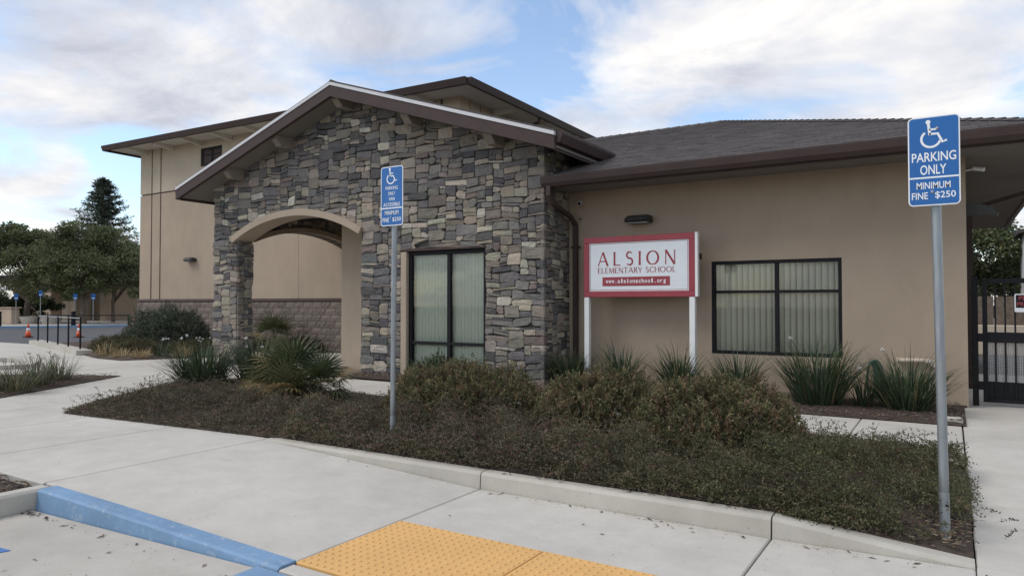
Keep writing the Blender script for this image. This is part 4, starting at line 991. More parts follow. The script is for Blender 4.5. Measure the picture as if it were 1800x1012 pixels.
strap_clump('strap_plant', -.52, 10.98, .04, 'wide strap-leaved clump under the capped wall pipe', 360, .86, .28, 2, GRP, lean=(.05, .85), dry=.08)
strap_clump('strap_plant', -1.05, 10.95, .04, 'sparse strap-leaved clump in front of the green hose', 55, .55, .10, 1, GRP, dry=.12)
GRP2 = 'strap-leaved clumps near the stone pier'
strap_clump('strap_plant', -11.35, 7.75, .05, 'strap-leaved clump left of the stone pier foot, nearer the walk', 460, .90, .38, 2, GRP2, lean=(.05, .95))
strap_clump('strap_plant', -10.55, 8.35, .05, 'strap-leaved clump with white flowers right in front of the stone pier', 420, .92, .34, 3, GRP2)
GRP3 = 'grassy clumps in the left island bed'
for x, y, h, lab in ((-13.15, 5.55, .50, 'low grassy clump at the left picture edge of the island bed'), (-13.75, 6.15, .58, 'tall-stalked grassy clump in the middle of the island bed'), (-14.35, 6.75, .52, 'brown-tinged grassy clump at the far side of the island bed'), (-13.9, 5.35, .45, 'small grassy clump half hidden behind the edge clump of the island bed')):
    strap_clump('grass_clump', x, y, .05, lab, 190, h, .24, 0, GRP3, dry=.15, lean=(.05, .9), width=(.007, .014), cols=[(.055, .075, .032), (.08, .10, .05), (.11, .115, .06), (.16, .13, .07)], stalks=5)

# ---- mounded shrubs: upright sprigs of small leaves over a dome
def dome_points(n, rx, ry, h, fill=.35):
    a = NR.uniform(0, 2 * np.pi, n); u = np.sqrt(NR.uniform(0, 1, n)); x, y = u * np.cos(a), u * np.sin(a)
    lump = .82 + .13 * np.sin(x * 7 + 1.3) * np.cos(y * 6) + .10 * np.sin(x * 13 - y * 11) + NR.normal(0, .05, n)
    top = h * np.maximum(0, 1 - .92 * u ** 3.4) ** .6 * lump
    z = top * (1 - np.where(u > .6, .95, fill) * NR.uniform(0, 1, n) ** 1.9)
    return np.stack([x * rx, y * ry, z], 1), np.stack([x * .7 / max(.4, rx), y * .7 / max(.4, ry), np.ones(n)], 1), u
def sprig_shrub(name, x, y, z, rx, ry, h, n, label, cols, wts, group=None, leaf=(.036, .0135), per=13, sprig=.11, cat_='shrub'):
    t = thing(name, label, cat_, (x, y, z), group)
    P, D, u = dome_points(n, rx, ry, h); D = unit(unit(D) + NR.normal(0, .22, (n, 3)))
    k = per; f = np.tile(np.linspace(0, 1, k), n); PP = np.repeat(P, k, 0) - np.repeat(D, k, 0) * (1 - f[:, None]) * sprig
    out = NR.normal(size=(n * k, 3)); DD = unit(np.repeat(D, k, 0) * .75 + unit(out) * .75)
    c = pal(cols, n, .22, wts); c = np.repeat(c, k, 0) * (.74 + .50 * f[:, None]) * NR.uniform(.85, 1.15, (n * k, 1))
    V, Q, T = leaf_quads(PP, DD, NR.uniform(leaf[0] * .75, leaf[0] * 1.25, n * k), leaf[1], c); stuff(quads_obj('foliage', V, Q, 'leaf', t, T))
    m = MB()
    for _ in range(26):
        a = rnd.uniform(0, 6.28); u_ = rnd.uniform(.2, .85); m.tube([(0, 0, -.05), (u_ * rx * .4 * math.cos(a), u_ * ry * .4 * math.sin(a), h * .35), (u_ * rx * math.cos(a), u_ * ry * math.sin(a), h * .72 * (1 - .4 * u_ * u_))], [.012, .008, .004], 5)
    m.done('stems', 'bark', t); return t
C_MOUND = [(.135, .124, .058), (.178, .150, .074), (.100, .106, .050), (.195, .130, .076), (.150, .090, .062), (.074, .080, .040)]
W_MOUND = [.27, .22, .19, .12, .10, .10]
GM = 'mounded shrubs in the planter'
sprig_shrub('shrub', -5.36, 7.42, .04, 1.16, 1.0, .74, 4200, 'broad olive-brown mounded shrub below the tall stone-wall window', C_MOUND, W_MOUND, GM)
sprig_shrub('shrub', -6.25, 8.0, .04, .66, .50, .76, 1800, 'darker green shrub right behind the slender left sign post', [(.060, .080, .040), (.080, .100, .048), (.042, .058, .030)], [.4, .35, .25], GM, leaf=(.034, .013))
sprig_shrub('shrub', -3.46, 7.55, .04, .84, .95, .72, 3400, 'olive-brown mounded shrub in front of the name board', C_MOUND, W_MOUND, GM)
sprig_shrub('shrub', -2.09, 7.32, .03, .92, .98, .76, 3900, 'rounded olive-brown shrub with upright shoots below the right window', C_MOUND, W_MOUND, GM)

# ---- ground cover: low twiggy carpet
def cover_h(x, y):
    e = np.minimum(1, np.maximum(0, (y - 5.18) / .4)) * np.where((y > 7.0) & (x > -6.9) & (x < -1.2), .45, 1.0); b = .185 + .07 * np.sin(x * 1.9 + 1) * np.cos(y * 2.3) + .05 * np.sin(x * 4.3 - y * 3.1) + .06 * np.sin(x * 9 + y * 7) + .045 * np.sin(x * 17 - y * 15)
    dl = ((x + 10.3) * 2.38 + (y - 4.92) * 1.55) / 2.84; df = (y - 4.92 - .084 * (x + 10.3))     # distance from the left and front edges
    b = b * np.clip(.12 + dl / 1.3, .12, 1) * np.where(x < -6.4, np.clip(.25 + df / .7, .2, 1), 1)
    b = b * np.clip((8.45 - y) / 1.5, .18, 1) * np.where(x < -8.2, .72, 1)
    return np.maximum(.03, b) * (np.where(x > -6.2, .62, .42) + np.where(x > -6.2, .38, .58) * e)
def ground_cover(name, poly, n, label_cols, wts, per=11, twig=.16, hscale=1.0, zf=None, leaf=(.018, .0115), mask=None):
    xs_, ys_ = np.array(poly).T; X = NR.uniform(xs_.min(), xs_.max(), n * 3); Y = NR.uniform(ys_.min(), ys_.max(), n * 3); ok = inpoly(poly, X, Y)
    if mask is not None: ok &= NR.uniform(0, 1, len(X)) < mask(X, Y)
    X, Y = X[ok][:n], Y[ok][:n]
    if zf: X = np.concatenate([X, NR.uniform(-6.3, -.3, 4200)]); Y = np.concatenate([Y, NR.uniform(5.26, 5.60, 4200)])
    n = len(X); H = cover_h(X, Y) * hscale * (1.12 - .75 * NR.uniform(0, 1, n) ** 1.8)
    H = np.where((Y < 5.52) & (X > -6.5), H * NR.uniform(.1, 1.05, n), H); H = H + np.where(NR.uniform(0, 1, n) < .06, NR.uniform(.04, .13, n), 0)
    Z = H + .03 + (np.array([zf(a, b) for a, b in zip(X, Y)]) if zf else 0)
    az = NR.uniform(0, 2 * np.pi, n); el = NR.uniform(-.1, .75, n); D = np.stack([np.cos(az) * np.cos(el), np.sin(az) * np.cos(el), np.sin(el)], 1)
    P = np.stack([X, Y, Z], 1) - D * twig * .5; f = np.tile(np.linspace(.05, 1, per), n)
    PP = np.repeat(P, per, 0) + np.repeat(D, per, 0) * (f * twig)[:, None] + np.array([0, 0, -1.0]) * (f ** 2 * .02)[:, None]; PP[:, 2] = np.maximum(PP[:, 2], .02 + (-.11 if zf else 0))
    DD = unit(np.repeat(D, per, 0) * .5 + unit(NR.normal(size=(n * per, 3))) * .9 + [0, 0, .25])
    reg = .5 + .5 * np.sin(X * 1.1 + 2) * np.cos(Y * 1.7 + X * .4); c = pal(label_cols, n, .22, wts); c = c * (1 + .22 * (reg - .5))[:, None]
    if zf:     # greener towards the right end, browner and redder in the middle and left
        gmix = np.clip((X + 3.4) / 2.2, 0, 1)[:, None] * NR.uniform(.2, 1, (n, 1)); c = c * (1 - gmix) + gmix * pal([(.085, .098, .036), (.125, .125, .050), (.060, .074, .030)], n)
    C_ = np.repeat(c, per, 0) * NR.uniform(.72, 1.28, (n * per, 1))
    V, Q, T = leaf_quads(PP, DD, NR.uniform(leaf[0] * .7, leaf[0] * 1.4, n * per), leaf[1], C_)
    # woody twigs
    k = n // 3; A = P[:k]; B = A + D[:k] * twig; s = unit(np.cross(D[:k], [0, 0, 1.0])) * .0016
    TV = np.stack([A - s, A + s, B + s * .4, B - s * .4], 1).reshape(-1, 3); TQ = np.arange(4 * k).reshape(k, 4)
    V, Q, T = cat([(V, Q, T), (TV, TQ, np.tile(np.array([(.10, .070, .050)]), (4 * k, 1)))])
    o = stuff(quads_obj(name, V, Q, 'leaf', None, T)); return o
C_COV = [(.105, .094, .056), (.150, .122, .080), (.080, .088, .046), (.060, .056, .036), (.190, .140, .098), (.145, .078, .060)]
gc_mask = lambda X, Y: np.clip((8.42 - Y) / .35, 0, 1) * np.where((X > -8.0) & (X < -6.5) & (Y > 6.4), .05, 1.0) * np.where((X > -.55) & (Y < 5.85), .25, 1) 
o = ground_cover('ground_cover', P_MAIN, 38000, C_COV, [.25, .22, .17, .13, .13, .10], zf=zmain, mask=gc_mask)
o['label'] = 'low twiggy brown and green ground cover filling the kerbed planter'; o['category'] = 'ground cover'
# long arching twigs above the carpet
def wild_twigs(name, spots, label):
    parts = []
    for (x, y, z, n, L) in spots:
        for _ in range(n):
            a = NR.uniform(0, 6.28); el = NR.uniform(.25, 1.25); l = L * NR.uniform(.6, 1.2); p0 = np.array([x + NR.normal(0, .22), y + NR.normal(0, .18), z]); d = np.array([math.cos(a) * math.cos(el), math.sin(a) * math.cos(el), math.sin(el)])
            t = np.linspace(0, 1, 7)[:, None]; pts = p0 + d * t * l + np.array([0, 0, -.22 * l]) * t ** 2; s = np.cross(d, [0, 0, 1.0]); s = s / np.linalg.norm(s) * .002
            V = np.stack([pts - s * (1 - .7 * t), pts + s * (1 - .7 * t)], 1).reshape(-1, 3); i = np.arange(6) * 2; Q = np.stack([i, i + 1, i + 3, i + 2], 1); parts.append((V, Q, np.tile([(.11, .085, .06)], (len(V), 1))))
            k = 26; f = NR.uniform(.15, 1, k)[:, None]; lp = p0 + d * f * l + np.array([0, 0, -.22 * l]) * f ** 2; V, Q, T = leaf_quads(lp, unit(NR.normal(size=(k, 3))) + d * .3, NR.uniform(.012, .024, k), .010, pal([(.07, .065, .03), (.10, .06, .04), (.055, .06, .028)], k)); parts.append((V, Q, T))
    V, Q, T = cat(parts); o = stuff(quads_obj(name, V, Q, 'leaf', None, T)); o['label'] = label; o['category'] = 'twigs'; return o
wild_twigs('loose_twigs', [(-.9, 7.5, .14, 20, .42), (-.3, 7.2, .10, 12, .36), (-.15, 6.4, .02, 12, .3), (-1.3, 6.9, .2, 16, .42), (-10.0, 5.5, .12, 14, .28), (-10.8, 6.6, .15, 20, .34), (-9.3, 5.4, .15, 12, .3), (.0, 5.9, -.04, 8, .25), (-4.2, 6.3, .25, 14, .3), (-2.6, 6.2, .22, 14, .3)], 'thin arching twigs standing up out of the planter ground cover')

# ---- fan palm
def frond_mesh(name, nl, length, spread, wid, tint, droop=.25):
    V, F = [], []
    for k in range(nl):
        a = -spread / 2 + spread * k / (nl - 1); L = length * (.72 + .28 * math.cos(a * .8)) * rnd.uniform(.9, 1.05); c, s_ = math.cos(a), math.sin(a); b = len(V); fold = (.012 if k % 2 else -.012)
        for t, w_ in ((.04, .35), (.45, 1.0), (.78, .62), (1.0, .04)):
            x, y, z = c * L * t, s_ * L * t, -droop * L * t ** 2.4 + fold * t; q = wid * w_ / 2; V += [(x - s_ * -q, y - c * q, z), (x + s_ * -q, y + c * q, z)]
        F += [(b + 2 * i, b + 2 * i + 1, b + 2 * i + 3, b + 2 * i + 2) for i in range(3)]
    b = len(V); V += [(-.34, -.006, -.02), (-.34, .006, -.02), (.05, .005, 0), (.05, -.005, 0)]; F.append((b, b + 1, b + 2, b + 3))
    me = bpy.data.meshes.new(name); me.from_pydata(V, [], F); me.materials.append(M['leaf']); a = me.attributes.new('tint', 'FLOAT_COLOR', 'POINT'); t = np.ones((len(V), 4), np.float32)
    t[:, :3] = np.array(tint) * NR.uniform(.85, 1.15, (len(V), 1)); a.data.foreach_set('color', t.ravel()); return me
GREEN_F = [frond_mesh('frond', 17, .42, R(205), .026, c) for c in ((.066, .086, .040), (.092, .106, .048), (.048, .066, .032), (.125, .125, .058))]
DRY_F = [frond_mesh('frond', 15, .40, R(180), .024, c, .45) for c in ((.30, .22, .09), (.22, .19, .08), (.34, .24, .11))]
def fan_palm(name, x, y, z, crowns, label, scale=1.0):
    t = thing(name, label, 'palm', (x, y, z)); m = MB()
    for (cx, cy, ch, n, dry, sc) in crowns:
        m.tube([(cx * .5, cy * .5, -.05), (cx * .8, cy * .8, ch * .5), (cx, cy, ch)], [.10 * scale, .085 * scale, .06 * scale], 9)
        for k in range(n):
            az = k * 2.399 + rnd.uniform(-.25, .25); q = k / n; el = R(80 - 105 * q + rnd.uniform(-10, 10)); me = rnd.choice(DRY_F) if (rnd.random() < dry and q > .3) else rnd.choice(GREEN_F)
            d = Vector((math.cos(az) * math.cos(el), math.sin(az) * math.cos(el), math.sin(el))); o = link(bpy.data.objects.new('frond', me), t)
            s_ = sc * scale * rnd.uniform(.85, 1.12); o.location = Vector((cx, cy, ch)) + d * .34 * s_
            sd = d.cross(Vector((0, 0, 1))).normalized(); nrm = sd.cross(d); o.matrix_basis = Matrix.Translation(o.location) @ Matrix((d, -sd, nrm)).transposed().to_4x4() @ Matrix.Rotation(rnd.uniform(-.4, .4), 4, 'X') @ Matrix.Scale(s_, 4)
    m.done('trunk', 'bark', t)
fan_palm('fan_palm', -8.2, 7.2, .03, [(-.22, .05, .30, 38, .45, 1.0), (.36, .06, .20, 30, .6, .86), (-.48, -.12, .12, 26, .95, .8), (.08, -.28, .14, 24, .5, .82)], 'bushy fan palm with yellowed lower fronds in front of the arch')
fan_palm('fan_palm', -17.75, 14.55, .15, [(0, 0, .28, 24, .1, 1.0)], 'small fan palm seen through the arch against the block base', 1.15)

# ---- far bed planting
C_GREY = [(.070, .088, .060), (.098, .118, .082), (.050, .064, .044), (.125, .142, .105)]
sprig_shrub('round_bush', -21.3, 13.25, .05, 1.55, 1.25, 1.42, 4200, 'large rounded grey-green bush against the block base', C_GREY, [.35, .3, .2, .15], None, leaf=(.07, .022), per=9, sprig=.2)
C_OLV = [(.080, .078, .036), (.105, .095, .046), (.060, .060, .030), (.12, .085, .05)]
for x, y, rx, h, lab in ((-21.6, 11.9, 1.0, .55, 'low olive bush beside the fenced kerb'), (-20.2, 11.5, 1.1, .50, 'low olive bush in front of the rounded grey-green bush'), (-18.9, 12.6, .9, .42, 'low brown-green bush just left of the stone pier')):
    sprig_shrub('low_bush', x, y, .04, rx, .8, h, 1300, lab, C_OLV, [.3, .3, .25, .15], 'low bushes in the far bed', leaf=(.05, .016), per=9, sprig=.14)
C_PUR = [(.085, .040, .036), (.11, .050, .044), (.055, .035, .028), (.07, .055, .035)]
for x, y, rx, h, lab in ((-18.9, 14.75, 1.0, .42, 'reddish low shrub left of the small palm behind the arch'), (-16.9, 15.0, .85, .46, 'reddish low shrub right of the small palm behind the arch')):
    sprig_shrub('red_shrub', x, y, .04, rx, .45, h, 1300, lab, C_PUR, [.35, .25, .25, .15], 'reddish shrubs behind the arch', leaf=(.045, .016), per=8, sprig=.12)
DRYC = [(.46, .35, .19), (.38, .28, .14), (.54, .43, .26)]
for x, y, h, lab in ((-20.1, 10.75, .48, 'upright straw-coloured grass tuft at the left of the far bed'), (-19.15, 10.65, .34, 'flattened straw-coloured grass tuft in the middle of the far bed'), (-18.55, 10.85, .36, 'straw-coloured grass tuft at the walk corner of the far bed'), (-17.95, 11.75, .42, 'straw-coloured grass tuft next to the stone pier')):
    strap_clump('dry_grass', x, y, .03, lab, 130, h, .22, 0, 'dry grass tufts in the far bed', lean=(.1, 1.3), width=(.008, .016), cols=DRYC, cat_='grass')
for x, y, lab in ((-18.35, 11.25, 'white-flowered thin plant among the dry tufts'), (-17.65, 12.0, 'white-flowered thin plant touching the stone pier')):
    strap_clump('white_flower_plant', x, y, .03, lab, 40, .55, .2, 6, 'white-flowered plants by the pier', lean=(.1, .8))

# ---- bark chips and litter
def chips(name, poly, n, z, size, cols, kind_label, zf=None):
    xs_, ys_ = np.array(poly).T; X = NR.uniform(xs_.min(), xs_.max(), n * 3); Y = NR.uniform(ys_.min(), ys_.max(), n * 3); ok = inpoly(poly, X, Y); X, Y = X[ok][:n], Y[ok][:n]; n = len(X)
    a = NR.uniform(0, 6.28, n); L = NR.uniform(size * .5, size * 1.5, n); W = L * NR.uniform(.2, .5, n); zt = z + NR.uniform(0, .03, n) + (np.array([zf(p, q) for p, q in zip(X, Y)]) if zf else 0); tl = NR.uniform(-.3, .3, n)
    ux, uy = np.cos(a), np.sin(a); P = lambda i, j, dz: np.stack([X + i * L * ux - j * W * uy, Y + i * L * uy + j * W * ux, zt + i * L * tl + dz], 1); th = size * .12
    V = np.stack([P(-.5, -.5, 0), P(.5, -.5, 0), P(.5, .5, 0), P(-.5, .5, 0), P(-.5, -.4, th), P(.45, -.5, th), P(.5, .4, th), P(-.45, .5, th)], 1).reshape(-1, 3)
    b = np.arange(n)[:, None] * 8; F = np.array([(4, 5, 6, 7), (0, 1, 5, 4), (1, 2, 6, 5), (2, 3, 7, 6), (3, 0, 4, 7)]).reshape(-1); Q = (b + F[None]).reshape(-1, 4)
    o = stuff(quads_obj(name, V, Q, 'chip', None, np.repeat(pal(cols, n, .3), 8, 0))); o['label'] = kind_label; o['category'] = 'bark chips'; return o
C_CHIP = [(.14, .10, .075), (.09, .065, .05), (.22, .17, .13), (.06, .045, .037)]
chips('bark_chips', P_CORN, 5200, -.02, .055, C_CHIP, 'coarse bark chips in the kerbed bed at the lower left')
chips('bark_chips', P_MAIN, 9000, .03, .035, C_CHIP, 'bark chips on the planter soil under the ground cover', zmain)
chips('bark_chips', P_WALL, 3500, .05, .035, C_CHIP, 'bark chips in the bed along the tan wall')
chips('bark_chips', P_ISL, 2500, .05, .03, C_CHIP, 'bark chips in the left island bed')
chips('bark_chips', [(-10.7, 10.32), (-6.24, 10.30), (-6.24, 11.1), (-10.7, 11.1)], 1800, .03, .035, C_CHIP, 'bark chips along the foot of the stone wall')
def litter(name, spots, label):
    V, F, T = [], [], []
    for (x, y, z, n, sp_x, sp_y) in spots:
        for _ in range(n):
            a = rnd.uniform(0, 6.28); l = rnd.choice((.006, .009, .012, .018, .03)) * rnd.uniform(.8, 1.3); w_ = l * rnd.uniform(.12, .34); px, py = x + rnd.uniform(-sp_x, sp_x), y + rnd.uniform(-sp_y, sp_y); zz = z(px, py); b = len(V); u, v = math.cos(a), math.sin(a)
            V += [(px - u * l, py - v * l, zz), (px + v * w_, py - u * w_, zz + .004), (px + u * l, py + v * l, zz + .002), (px - v * w_, py + u * w_, zz + .006)]; F.append((b, b + 1, b + 2, b + 3)); c = rnd.choice(C_CHIP); T += [c] * 4
    o = stuff(obj(name, V, F, 'chip', tint=np.array(T))); o['label'] = label; o['category'] = 'leaf litter'; return o
zr = lambda x, y: (-.140 * max(0, min(1, (x + 6.45) / 2.9)) if x < -1.08 else -.14 + .018 * (x + 1.08)) + .003
litter('leaf_litter', [(-2.3, 5.10, zr, 30, 1.2, .04), (-1.6, 5.02, zr, 12, .35, .07), (-.6, 5.06, zr, 22, .5, .06), (-4.5, 5.10, zr, 12, 1, .04), (-2.1, 4.75, zr, 5, .8, .2), (-3.5, 4.3, zr, 6, 2.2, .7)], 'dead leaf bits lying on the ramp below the planter kerb')
litter('leaf_litter', [(-6.15, 2.72, lambda x, y: -.152, 46, .14, .05), (-5.4, 2.73, lambda x, y: -.152, 30, .7, .035), (-6.22, 1.6, lambda x, y: -.152, 40, .03, 1.1), (-5, 2.2, lambda x, y: -.152, 14, .9, .5), (-4.2, 2.74, lambda x, y: -.152, 14, .6, .03)], 'dead leaf bits gathered at the foot of the blue kerb')
litter('leaf_litter', [(-9, 4.0, lambda x, y: .004, 14, 3, .9), (1, 7, lambda x, y: -.04 + .0 * x, 0, 1, 1), (-2.5, 5.24, lambda x, y: .007, 12, 1.4, .04), (-9, 9.4, lambda x, y: .004, 14, 4, .7)], 'scattered dead leaf bits on the walk and kerb top')
chips('fallen_leaves', [(-.55, 5.33), (.1, 5.33), (.1, 6.3), (-.35, 6.2)], 420, -.05, .032, [(.17, .12, .075), (.12, .085, .06), (.24, .19, .14), (.07, .055, .045)], 'fallen brown leaves around the foot of the right sign post')
chips('kerb_grit', [(-5.6, 5.085), (.0, 5.085), (.0, 5.152), (-5.6, 5.152)], 900, -.1375, .006, [(.22, .19, .14), (.30, .26, .19), (.12, .10, .08)], 'fine grit gathered along the foot of the planter kerb')['category'] = 'grit'
# pale stone in the wall bed
m = MB(); m.bbox(-.16, .12, 10.32, 10.50, .0, .075, .02); tag(m.done('flat_stone', 'conc'), 'pale flat stone lying at the right end of the wall bed', 'stone')
# garden hose hung on the wall
hs = thing('garden_hose', 'dark green garden hose coiled on the wall beside the strap plants', 'hose', (-1.0, 11.93, 0))
for k in range(7):
    r1 = .055 + .014 * k + rnd.uniform(-.006, .006); yo = -.015 - .012 * (k % 3)
    pts = [(r1 * .8 * math.sin(t * 2 * math.pi / 20) + .01 * k - .03, yo, .36 + rnd.uniform(-.003, .003) + (.24 + .008 * k) * math.cos(t * 2 * math.pi / 20) - .015 * k * (1 if math.cos(t * 2 * math.pi / 20) < 0 else 0)) for t in range(21)]
    MB().tube(pts, .011, 6, cap=False).done('hose_loop', 'hose', hs, True)
MB().bbox(-.06, .06, -.02, .095, .585, .62, .006).done('hanger', 'hose', hs)

# ================================================================== LEFT BACKGROUND
fence = thing('railing', 'low black post railing on a concrete kerb beside the walk', 'railing')
kb = MB().slab([(-28.9, 12.62, .14), (-21.35, 10.55, .14), (-21.25, 10.95, .14), (-28.8, 13.02, .14)], .4).done('kerb', 'conc_curb', fence)
FP = [(-28.07, 12.55), (-26.55, 12.17), (-25.1, 11.82), (-23.6, 11.42), (-22.0, 10.98)]
for x, y in FP: MB().tube([(x, y, .1), (x, y, 1.10)], .026, 8).done('post', 'black', fence)
MB().tube([(x, y, 1.05) for x, y in FP], .015, 6).done('rail', 'galv', fence)
MB().tube([(-26.2, 14.8, -.2), (-26.2, 14.8, 1.08)], .035, 8).done('post', 'black', fence)
MB().tube([(-28.07, 12.55, 1.06), (-26.2, 14.8, 1.05)], .022, 6).done('rail', 'black', fence)
# kerbed edge of the service road
pts = [(-27, 3.1), (-20.6, 8.55), (-19.1, 8.5), (-18.1, 7.9), (-18.5, 6.55), (-21.9, 2.1)]
m = MB(); m.tube([(x, y, .02) for x, y in pts], 0, square=(.22, .16)); tag(m.done('service_kerb', 'conc_curb'), 'curved concrete kerb round the asphalt patch at the far left', 'kerb')
def cone(x, y, z, s, label):
    t = thing('traffic_cone', label, 'cone', (x, y, z), 'orange traffic cones'); MB().bbox(-.19 * s, .19 * s, -.19 * s, .19 * s, 0, .04 * s, .01).done('base', 'black' if s > .9 else 'cone', t)
    MB().lathe([(.14 * s, .04 * s), (.09 * s, .34 * s)], (0, 0, 0), 14).done('body', 'cone', t, True); MB().lathe([(.0905 * s, .34 * s), (.067 * s, .48 * s)], (0, 0, 0), 14).done('band', 'reflw', t, True); MB().lathe([(.0665 * s, .48 * s), (.03 * s, .70 * s), (.02 * s, .71 * s)], (0, 0, 0), 14).done('tip', 'cone', t, True)
cone(-40.1, 17.47, -.25, 1.0, 'leftmost orange traffic cone on the asphalt')
cone(-37.9, 18.85, -.25, 1.0, 'orange traffic cone standing behind the railing posts')
cone(-35.6, 20.2, -.25, 1.05, 'orange traffic cone just left of the rounded grey-green bush')
cone(-44.4, 25.4, -.25, 1.1, 'farthest orange traffic cone, near the corner of the tall hall')
def small_sign(x, y, label, h=2.35):
    t = thing('far_parking_sign', label, 'sign', (x, y, -.13), 'small blue signs across the road'); MB().tube([(0, 0, 0), (0, 0, h)], .025, 6).done('pole', 'galv', t)
    d = Vector((-x, -y, 0)).normalized(); n = Vector((d.y, -d.x, 0)); a, b = n * .13, d * .04
    p = MB(); p.add([b - a + Vector((0, 0, h - .45)), b + a + Vector((0, 0, h - .45)), b + a + Vector((0, 0, h)), b - a + Vector((0, 0, h)), b * 1.4 - a + Vector((0, 0, h - .45)), b * 1.4 + a + Vector((0, 0, h - .45)), b * 1.4 + a + Vector((0, 0, h)), b * 1.4 - a + Vector((0, 0, h))], [(0, 1, 2, 3), (4, 7, 6, 5), (0, 4, 5, 1), (2, 6, 7, 3), (1, 5, 6, 2), (0, 3, 7, 4)]); q = p.done('plate', 'blue', t)
    c = b * 1.6; MB().add([c - a * .7 + Vector((0, 0, h - .36)), c + a * .7 + Vector((0, 0, h - .36)), c + a * .7 + Vector((0, 0, h - .30)), c - a * .7 + Vector((0, 0, h - .30))], [(0, 1, 2, 3)]).done('print', 'reflw', q)
small_sign(-59.8, 25.2, 'leftmost small blue parking sign across the road'); small_sign(-58.3, 26.2, 'small blue parking sign at the trunk of the left tree', 2.6)
small_sign(-56.1, 27.6, 'small blue parking sign right of the left tree trunk'); small_sign(-54.9, 28.3, 'small blue parking sign in front of the right tree trunks')
small_sign(-46.5, 30.2, 'small blue parking sign nearest the tall hall corner', 1.6)
def bollard(x, y, label):
    tag(MB().lathe([(.16, 0), (.16, .80), (.13, .80), (.13, .88), (.17, .88), (.17, 1.0), (.10, 1.06)], (x, y, -.13), 14).done('bollard', 'black'), label, 'bollard', 'black bollards across the road')
bollard(-57.6, 23.2, 'black bollard at the left picture edge across the road'); bollard(-54.5, 26.7, 'black bollard between the small signs across the road')
# low planter wall and pots
tag(MB().bbox(-66.5, -62.5, 26.0, 26.6, -.13, 1.1, .05).bbox(-66.7, -62.3, 25.9, 26.7, 1.1, 1.2, .03).done('planter_wall', 'tan_low'), 'low tan wall with a cap behind the leftmost small sign', 'wall')
for x, y, lab in ((-62.2, 27.2, 'pale round planter pot left of the left tree trunk'), (-60.6, 28.0, 'pale round planter pot beside the left tree trunk')): tag(MB().lathe([(.55, 0), (.75, .55), (.8, .6), (.68, .6), (.6, .45)], (x, y, -.13), 18).done('planter_pot', 'conc2'), lab, 'pot', 'round planter pots')
# far buildings
fb1 = thing('far_building', 'tan low building with columns behind the left trees', 'building')
MB().box(-86, -66.5, 36, 48, -.2, 4.0).done('wall', 'tan_low', fb1)
for x, y in ((-71.8, 33.4), (-70.0, 34.6), (-67.0, 35.9)): MB().bbox(x - .55, x + .55, y - .5, y + .5, -.2, 3.7, .05).done('column', 'tan_low', fb1)
MB().bbox(-87, -65.5, 32.6, 49, 3.7, 4.3, .05).done('roof', 'roof', fb1)
fb2 = thing('annex_building', 'tan flat-roofed building glimpsed between the trees and the tall hall', 'building')
MB().box(-66, -52, 40.5, 60, -.2, 7.2).done('wall', 'tan', fb2); MB().box(-66.1, -51.9, 40.4, 60, 7.2, 8.0).done('parapet', 'drip', fb2)
MB().box(-68.4, -65.6, 39.4, 40.6, -.1, 3.2).done('entrance', 'black', fb2); MB().bbox(-62, -61.6, 40.2, 40.45, 3.2, 3.5, .02).done('wall_lamp', 'lampblack', fb2)
MB().box(-66, -52, 40.45, 40.499, .5, .62).done('ledge', 'fascia', fb2)

# ---- trees
def tree(name, x, y, z, trunk_h, crown, label, n_leaf, leaf, cols, wts, group=None, forks=3, trunk_r=.22, clumps=34, seed=1):
    """crown: list of (cx, cy, cz, rx, ry, rz) lobes in tree space"""
    t = thing(name, label, 'tree', (x, y, z), group); rr = random.Random(seed); m = MB(); tops = []
    m.tube([(0, 0, -.2), (rr.uniform(-.1, .1), 0, trunk_h * .5), (rr.uniform(-.2, .2), rr.uniform(-.2, .2), trunk_h)], [trunk_r * 1.25, trunk_r, trunk_r * .85], 9)
    for (cx, cy, cz, rx, ry, rz) in crown:
        for _ in range(forks): m.tube([(0, 0, trunk_h * .8), (cx * .4 + rr.uniform(-.3, .3), cy * .4, trunk_h + (cz - trunk_h) * .4), (cx + rr.uniform(-.6, .6) * rx, cy + rr.uniform(-.6, .6) * ry, cz + rr.uniform(-.2, .6) * rz)], [trunk_r * .6, trunk_r * .35, trunk_r * .10], 6)
    m.done('trunk', 'bark', t)
    P, D, B = [], [], []
    tot = sum(l[3] * l[4] for l in crown)
    for (cx, cy, cz, rx, ry, rz) in crown:
        k = max(6, int(clumps * rx * ry / tot)); d = unit(NR.normal(size=(k, 3))); d[:, 2] = np.where(NR.uniform(0, 1, k) < .62, np.abs(d[:, 2]), d[:, 2]); rad = NR.uniform(.62, 1.0, (k, 1)); cc = np.array([cx, cy, cz]) + d * rad * np.array([rx, ry, rz])
        per = int(n_leaf * rx * ry / tot / k); sz = NR.uniform(.26, .42, (k, 1, 1)) * min(rx, rz)
        off = unit(NR.normal(size=(k, per, 3))) * (NR.uniform(0, 1, (k, per, 1)) ** .45) * sz * np.array([1.15, 1.15, .72]); P.append((cc[:, None] + off).reshape(-1, 3)); D.append((off / np.maximum(.01, sz) + NR.normal(0, .6, off.shape)).reshape(-1, 3)); B.append(np.repeat(NR.uniform(.78, 1.25, k), per))
    P, D, B = np.concatenate(P), np.concatenate(D), np.concatenate(B); n = len(P); c = pal(cols, n, .2, wts) * B[:, None]
    V, Q, T = leaf_quads(P, D, NR.uniform(leaf * .7, leaf * 1.3, n), leaf * .55, c); stuff(quads_obj('crown', V, Q, 'leaf', t, T)); return t
C_TREE = [(.105, .128, .062), (.142, .158, .074), (.075, .096, .050), (.185, .182, .085)]
WT = [.35, .3, .2, .15]
